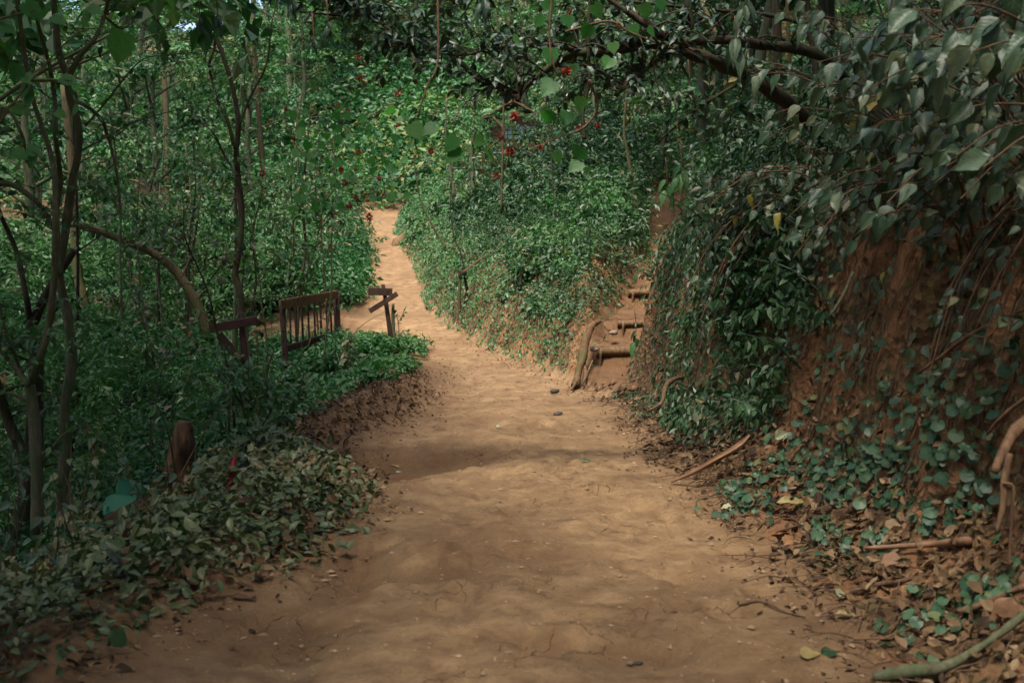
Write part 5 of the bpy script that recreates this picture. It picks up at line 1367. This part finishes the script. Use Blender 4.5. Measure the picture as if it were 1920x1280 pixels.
big_shrub('shrub with pointed grey leaves hanging from the bank rim at the right edge', 1900, 245, 4.7, 13, .85, 105, .140, 2)
big_shrub('shrub with drooping pointed leaves over the middle of the bank rim', 1760, 225, 5.5, 15, .95, 130, .140, 3)
big_shrub('shrub at the top right whose silvery leaves hang below the dark stems', 1700, 90, 5.8, 15, 1.0, 130, .145, 4)
big_shrub('shrub whose leaves reach furthest left, over the dark stems on the bank', 1560, 230, 7.0, 15, .95, 130, .135, 5)
big_shrub('middle shrub on the bank rim just above the bare earth', 1640, 340, 6.2, 15, .85, 125, .125, 6)
big_shrub('smaller leaved shrub where the bank rim drops towards the steps', 1430, 350, 8.6, 15, .95, 120, .115, 7)
big_shrub('shrub with light edged leaves overhanging the bare earth patch', 1490, 450, 7.3, 13, .7, 95, .115, 8)
big_shrub('leafy shrub next to the steps at the left end of the bank', 1330, 460, 10.0, 14, .95, 110, .105, 9)
big_shrub('low shrub clinging to the middle of the bank above the steps end', 1330, 600, 9.7, 10, .6, 70, .09, 10)
big_shrub('tall shrub behind the others with its leaves against the top edge', 1560, 70, 7.4, 13, 1.0, 110, .135, 13)
big_shrub('leafy shrub trailing down the right edge below the rim', 1890, 420, 4.9, 6, .35, 28, .10, 14)
big_shrub('sparse shrub low on the bank near the right edge', 1850, 640, 5.2, 7, .35, 34, .085, 11)
big_shrub('sparse seedling halfway down the bank above the creeper', 1740, 700, 5.7, 6, .30, 28, .085, 12)

# ------------------------------------------------------------------ round leaved creepers on the lower bank
def creeper(lab, path_px, n, size, wid, seed, lift=.03):
    r = np.random.default_rng(seed)
    pts = [np.array(ground_at(*p)) for p in path_px]
    t = thing('creeper', lab, 'creeper', tuple(pts[0])); st = Acc()
    C = catmull(pts, 8)
    for k in range(5):
        off = r.normal(size=2) * wid * .5; ln = []
        for c in C[::3]:
            x, y = c[0] + off[0] + r.normal() * .04, c[1] + off[1] + r.normal() * .05; ln.append((x, y, hz(x, y) + .015))
        tube(st, ln, [.004, .003, .002], 5, 2, caps=False)
    for k in range(n):
        c = C[r.integers(len(C))]; x, y = c[0] + r.normal() * wid * .45, c[1] + r.normal() * wid
        z = hz(x, y); nn = normal(np.array([x]), np.array([y]))[0]
        p = np.array([x, y, z]) + nn * (lift + .04 * r.random())
        nrm = nn * .9 + np.array([-.2, -.6, .45]) + .3 * r.normal(size=3)
        tip = np.array([-.3, 0, -1]) + .5 * r.normal(size=3)
        tube(st, [p - nn * lift, p], [.0018, .0015], 4, 1, caps=False)
        put_leaf(t, LEAFH[0], p, tip, nrm, size * r.uniform(.6, 1.25))
    link('stem', st.mesh('stem', M['twig']), t)
creeper('round leaved creeper spreading down to the path edge left of the dry palm sheath side', [(1560, 800), (1520, 850), (1440, 900), (1380, 930), (1400, 960)], 200, .062, .22, 1)
creeper('dense round leaved creeper in the centre of the lower bank', [(1800, 780), (1720, 820), (1640, 860), (1600, 880), (1560, 920)], 230, .065, .20, 2)
creeper('sparse round leaved creeper climbing the bare earth patch', [(1420, 830), (1450, 760), (1480, 680), (1490, 620), (1560, 560)], 90, .058, .16, 3)
creeper('round leaved creeper under the thick root at the right edge', [(1900, 760), (1850, 820), (1830, 870), (1780, 920), (1760, 980)], 90, .062, .12, 4)
creeper('scattered round leaves of a creeper among the litter below the bank', [(1500, 980), (1560, 1010), (1600, 1040), (1700, 1000)], 60, .060, .14, 5)
creeper('round leaved creeper at the bottom right corner behind the mossy branch', [(1720, 1200), (1790, 1170), (1850, 1130), (1920, 1080)], 80, .058, .12, 6)

# ------------------------------------------------------------------ flowering shrub whose thin branches hang in from above
def petal_ball(seed):
    r = np.random.default_rng(seed); a = Acc()
    n = 46; d = unit(n, r); d[:, 2] *= .9
    leaves(a, 'narrow', d * .12, d + .25 * unit(n, r), unit(n, r), .42 * (.7 + .6 * r.random(n)), r.random(n), wmul=1.8)
    return a.mesh('flower_cluster', M['flower'], False)
BALL = [petal_ball(k) for k in range(3)]
def flowering(lab, branches, clusters, big, seed):
    r = np.random.default_rng(seed)
    t = thing('flowering_shrub', lab, 'flowering shrub', tuple(P(*branches[0][0])))
    for pts in branches:
        a = Acc(); tube(a, [P(*p) for p in pts], [.008, .006, .003], 6, 5, rough=.2); link('branch', a.mesh('branch', M['twig']), t)
    for (px, py, Y, w) in clusters:
        p = P(px, py, Y); s = w * Y / FPX
        o = bpy.data.objects.new('flower_cluster', BALL[r.integers(3)]); COL.objects.link(o); o.parent = t
        o.location = Vector(p - np.array(t.location)); o.rotation_euler = tuple(r.uniform(0, 6, 3)); o.scale = (s * .85,) * 3
    for (px, py, Y, w) in big:
        p = P(px, py, Y); s = w * Y / FPX
        tip = np.array([r.normal() * .7, r.normal() * .3, -.6]); nrm = np.array([r.normal() * .3, -1.0, .7 + .3 * r.normal()])
        tip = tip / np.linalg.norm(tip)
        put_leaf(t, LEAFB[0], p - tip * s * .45, tip, nrm, s)
    return t
flowering('red flowering shrub with broad bright green leaves hanging in the centre above the mound',
    [[(820, -40, 6.6), (821, 114, 6.5), (801, 161, 6.5), (784, 218, 6.5), (778, 260, 6.6), (786, 300, 6.7)], [(1105, 150, 6.9), (1120, 200, 7), (1093, 240, 7), (1040, 260, 7), (985, 285, 7)],
     [(1040, -40, 6.8), (1030, 60, 6.8), (1040, 130, 6.8), (1063, 160, 6.9)], [(925, 220, 7), (945, 250, 7), (920, 275, 7), (900, 300, 7)], [(1060, 60, 7.0), (1140, 40, 7.0), (1180, 60, 7), (1230, 80, 7)]],
    [(809, 284, 6.6, 17), (965, 218, 7.0, 24), (956, 284, 7.0, 24), (904, 320, 7.2, 11), (931, 330, 7.1, 20), (940, 259, 7, 14), (1063, 134, 6.9, 24), (1067, 23, 6.8, 14), (1013, 275, 7.1, 15), (1160, 47, 7, 13), (1120, 235, 7.2, 15), (1085, 240, 7.2, 13)],
    [(780, 246, 6.4, 40), (805, 243, 6.4, 34), (846, 270, 6.3, 40), (850, 292, 6.3, 44), (1028, 165, 6.9, 42), (1032, 105, 7, 36), (920, 290, 7, 34), (900, 265, 7, 26), (1028, 220, 7, 34), (1062, 222, 7, 34), (1088, 195, 7, 30), (1085, 290, 7, 34), (1078, 312, 7, 34), (1045, 295, 7.2, 26), (1140, 118, 7, 34), (1188, 58, 7, 26), (1222, 60, 7, 26), (1065, 40, 7, 30), (1100, 60, 7, 32), (1120, 20, 7, 32), (1150, 90, 7.1, 26), (970, 75, 7, 24), (1210, 20, 7, 30), (1030, 10, 7, 30), (1240, 10, 7, 26), (1075, 130, 7.1, 26), (1010, 40, 7.2, 30)], 31)
LR = np.random.default_rng(90)
flowering('red flowering shrub with small flowers leaning over the left side of the far path',
    [[(560, 560, 15), (590, 470, 14.6), (610, 380, 14.2), (650, 340, 14), (700, 330, 13.8)], [(600, 430, 14.5), (630, 400, 14), (668, 385, 13.8), (693, 400, 13.6)], [(610, 380, 14.2), (600, 300, 14.2), (640, 240, 14), (672, 150, 14)], [(600, 320, 14.2), (560, 280, 14.3), (530, 220, 14.4), (490, 175, 14.5)],
     [(640, 250, 14), (700, 215, 14), (745, 180, 14)], [(700, 330, 13.8), (735, 336, 13.7), (760, 330, 13.7)]],
    [(675, 147, 14, 15), (672, 108, 14, 14), (746, 177, 14, 15), (651, 209, 14, 15), (635, 198, 14, 11), (590, 232, 14, 11), (672, 286, 13.9, 15), (640, 320, 13.8, 16), (666, 319, 13.8, 9), (646, 341, 13.8, 13), (711, 335, 13.7, 12), (668, 371, 13.7, 14), (655, 386, 13.7, 14), (692, 406, 13.6, 20), (745, 236, 14, 9), (490, 170, 14.5, 15), (535, 205, 14.4, 11), (507, 228, 14.4, 11), (550, 260, 14.3, 11), (492, 325, 14.3, 15), (440, 372, 14.5, 10)],
    [(float(px), float(py), 13.8 + LR.normal() * .25, float(LR.uniform(12, 22))) for px, py in zip(LR.uniform(540, 770, 70), LR.uniform(200, 400, 70)) if not (660 < px and py > 385)], 33)
# broad bright leaves of a bush in the top left corner
def corner_bush():
    r = np.random.default_rng(6)
    t = thing('broad_leaved_bush', 'bush with large bright green leaves reaching in at the top left corner', 'bush', tuple(P(-60, 330, 5.6)))
    for pts in ([(-60, 330, 5.6), (0, 230, 5.6), (60, 150, 5.6), (150, 60, 5.7), (230, 60, 5.7)], [(-60, 330, 5.6), (0, 220, 5.5), (40, 190, 5.5), (60, 220, 5.5)], [(-60, 60, 5.6), (20, 30, 5.6), (70, 20, 5.6)], [(60, 150, 5.6), (110, 150, 5.6), (135, 150, 5.6)]):
        a = Acc(); tube(a, [P(*p) for p in pts], [.008, .006, .003], 6, 5); link('branch', a.mesh('branch', M['bark_grey']), t)
    for (px, py, w, d) in [(225, 90, 62, 0), (60, 20, 40, 1), (30, 140, 40, 0), (60, 150, 34, 1), (10, 50, 42, 1), (45, 170, 34, 0), (35, 205, 34, 1), (52, 190, 30, 0), (130, 152, 34, 1), (110, 38, 30, 1), (140, 208, 24, 0), (115, 215, 24, 1), (80, 30, 30, 0), (180, 20, 30, 1), (20, 100, 26, 0), (40, 290, 34, 1), (60, 300, 30, 0), (65, 285, 30, 1), (160, 38, 34, 0)]:
        Y = 5.6; s = w * Y / FPX; tip = np.array([(.9 if d else -.5) + .2 * r.normal(), .1, -.45 if d else -.8]); tip /= np.linalg.norm(tip)
        put_leaf(t, LEAFB[0], P(px, py, Y) - tip * s * .5, tip, np.array([.1 * r.normal(), -.8, .9]), s * 1.1)
corner_bush()
# hanging pointed leaves of the top centre and long drooping leaves near the trunk
def hanging(lab, px, py, Y, n, size, seed, mat='leaf_dark', cat='shoot'):
    r = np.random.default_rng(seed); t = thing('leafy_shoot', lab, cat, tuple(P(px, py - 40, Y)))
    a = Acc(); ln = tube(a, [P(px, py - 60, Y), P(px + 3, py - 20, Y), P(px, py, Y)], [.006, .003], 6, 3); link('stem', a.mesh('stem', M['twig']), t)
    me = HANG[mat]
    for k in range(n):
        an = 2 * math.pi * k / n + r.normal() * .2
        tip = np.array([math.cos(an) * .8, math.sin(an) * .5, -.75 - .3 * r.random()]); nrm = np.array([math.cos(an) * .6, -.6, .6])
        put_leaf(t, me, ln[-1 - (k % 4)], tip / np.linalg.norm(tip), nrm, size * r.uniform(.75, 1.2))
HANG = {k: mesh_np('leaf', *big_leaf('pointed', .15, .35, .12, .02, 50), M[k], None, True) for k in ('leaf_dark', 'leaf_mid', 'leaf_greyplain')}
hanging('whorl of long dark pointed leaves hanging from the top centre', 905, 15, 6.5, 9, .13, 1)
hanging('long grey leaves drooping in front of the dark boughs at the top', 1395, 20, 7.2, 8, .17, 2, 'leaf_greyplain')
hanging('long pale withered leaves hanging below the dark boughs', 1378, 90, 7.2, 5, .22, 3, 'leaf_greyplain')
hanging('dark pointed leaves hanging in the upper left centre', 612, 60, 7.5, 8, .10, 4)
hanging('few dark pointed leaves hanging beside the thin branch at upper left', 585, 85, 7.3, 7, .09, 5)
hanging('dark pointed leaves at the top between the pale trunks', 545, 20, 7.5, 8, .10, 6)
hanging('large drooping green leaves in front of the upper trail', 1248, 355, 12, 6, .24, 7, 'leaf_mid')
hanging('dark drooping green leaves right of the bare stem above the steps', 1275, 330, 12, 7, .24, 8, 'leaf_mid')
hanging('small green sprig growing on the second step', 1190, 640, 14.3, 6, .20, 9, 'leaf_mid', 'plant')
hanging('dark leaf cluster hanging left of the slim dark tree', 405, 48, 8, 8, .10, 10)
hanging('dark leaves hanging before the sky gap at the top', 372, 52, 8.2, 8, .085, 11)
hanging('green drooping leaves high on the rise behind the boughs', 1290, 170, 11, 8, .26, 12, 'leaf_mid')

# larger leaved plants in front of the wood on the left
def left_plant(lab, px, py, Y, n, size, seed, mat=0):
    r = np.random.default_rng(seed); x = P(px, 0, Y)[0]; base = np.array([x, Y, hz(x, Y)])
    t = thing('leafy_plant', lab, 'plant', tuple(base)); st = Acc(); top = P(px, py, Y)
    for k in range(4):
        e = top + r.normal(size=3) * [.16, .16, .10]; m = (base + e) / 2 + r.normal(size=3) * .04
        ln = tube(st, [base + r.normal(size=3) * [.03, .03, 0], m, e], [.007, .005, .002], 6, 6, caps=False)
        for q in range(n // 4):
            p = ln[int((.35 + .65 * r.random()) * (len(ln) - 1))]; d = unit(1, r)[0]; d[2] = -abs(d[2]) * .5
            pet = p + d * .04; tube(st, [p, pet], [.002, .0015], 4, 1, caps=False)
            put_leaf(t, [LEAFV[r.integers(5)], LEAFL][mat], pet, d + [0, 0, -.15], np.array([.1, -.45, .9]) + .3 * r.normal(size=3), size * r.uniform(.6, 1.2))
    link('stem', st.mesh('stem', M['twig']), t)
LEAFL = mesh_np('leaf', *big_leaf('pointed', .27, .22, .14, .02, 44), M['leaf_olive'], None, True)
for i, (px, py, Y, n, sz, mt, lab) in enumerate([
    (292, 832, 7.8, 22, .11, 0, 'grey leaved plant standing up between the twin stemmed tree and the stump'),
    (150, 925, 7.2, 24, .10, 1, 'olive leaved plant rising above the ground cover near the green chair'),
    (395, 850, 8.2, 20, .085, 1, 'small plant with pale leaves between the stump and the red marker'),
    (545, 790, 10.2, 28, .10, 0, 'grey leaved plant at the edge of the earth berm below the fence'),
    (430, 655, 11.3, 26, .10, 0, 'plant with big silvery leaves in front of the red board'),
    (300, 745, 10.2, 28, .10, 1, 'broad leafed plant in the wood midway below the leaning trunk'),
    (655, 640, 16.0, 24, .13, 1, 'bright leafed seedling growing between the fence and the direction sign'),
    (150, 830, 8.0, 24, .10, 1, 'leafy plant just right of the twin stemmed tree'),
    (60, 990, 5.8, 24, .09, 0, 'grey leaved plant at the lower left edge of the picture'),
    (350, 600, 13.0, 28, .12, 0, 'tall plant with grey leaves left of the red board below the leaning trunk'),
    (480, 560, 12.5, 24, .11, 1, 'leafy plant between the slim dark tree and the fence'),
    (20, 830, 7.4, 24, .10, 0, 'leafy plant at the left edge in front of the forked trunk')]):
    left_plant(lab, px, py, Y, n, sz, 500 + i, mt)

# ------------------------------------------------------------------ grit, crumbs and leaf scraps on the dirt
def grit():
    r = np.random.default_rng(61); a = Acc(); b = Acc()
    oc = np.array([(1, 0, 0), (0, 1, 0), (-1, 0, 0), (0, -1, 0), (0, 0, .7), (0, 0, -.5)], float)
    of = np.array([(0, 1, 4), (1, 2, 4), (2, 3, 4), (3, 0, 4), (1, 0, 5), (2, 1, 5), (3, 2, 5), (0, 3, 5)])
    n = 5200; y = 3.6 + 16 * r.random(n) ** 1.4; xl, xr = tab(y, XL), tab(y, XR)
    u = r.random(n); u = np.where(r.random(n) < .5, u, np.where(r.random(n) < .5, u ** 3, 1 - (1 - u) ** 3)); x = xl + (xr - xl) * u
    s = np.exp(r.normal(-5.15, .55, n)).clip(.002, .02)
    V = np.stack([x, y, H(x, y) + s * .25], -1)[:, None, :] + (oc[None] * (1 + .35 * r.normal(size=(n, 6, 3)))) * s[:, None, None] * np.array([1, 1, .8])
    off = (np.arange(n) * 6)[:, None, None]
    a.add(V.reshape(-1, 3), [(of[None] + off).reshape(-1, 3)])
    stuff('path_grit', a, 'grit', 'small crumbs of earth and grit scattered on the dirt path')
    n = 900; y = 3.6 + 15 * r.random(n); xl, xr = tab(y, XL), tab(y, XR); e = np.minimum(np.abs(r.normal(size=n)) * .17, .5); left = r.random(n) < .4
    x = np.where(left, xl + e, xr - e)
    cover(b, x, y, np.full(n, .012), .032, 'dry'); stuff('leaf_scraps', b, 'dry', 'scraps of dead leaf strewn along the edges of the dirt path')
grit()
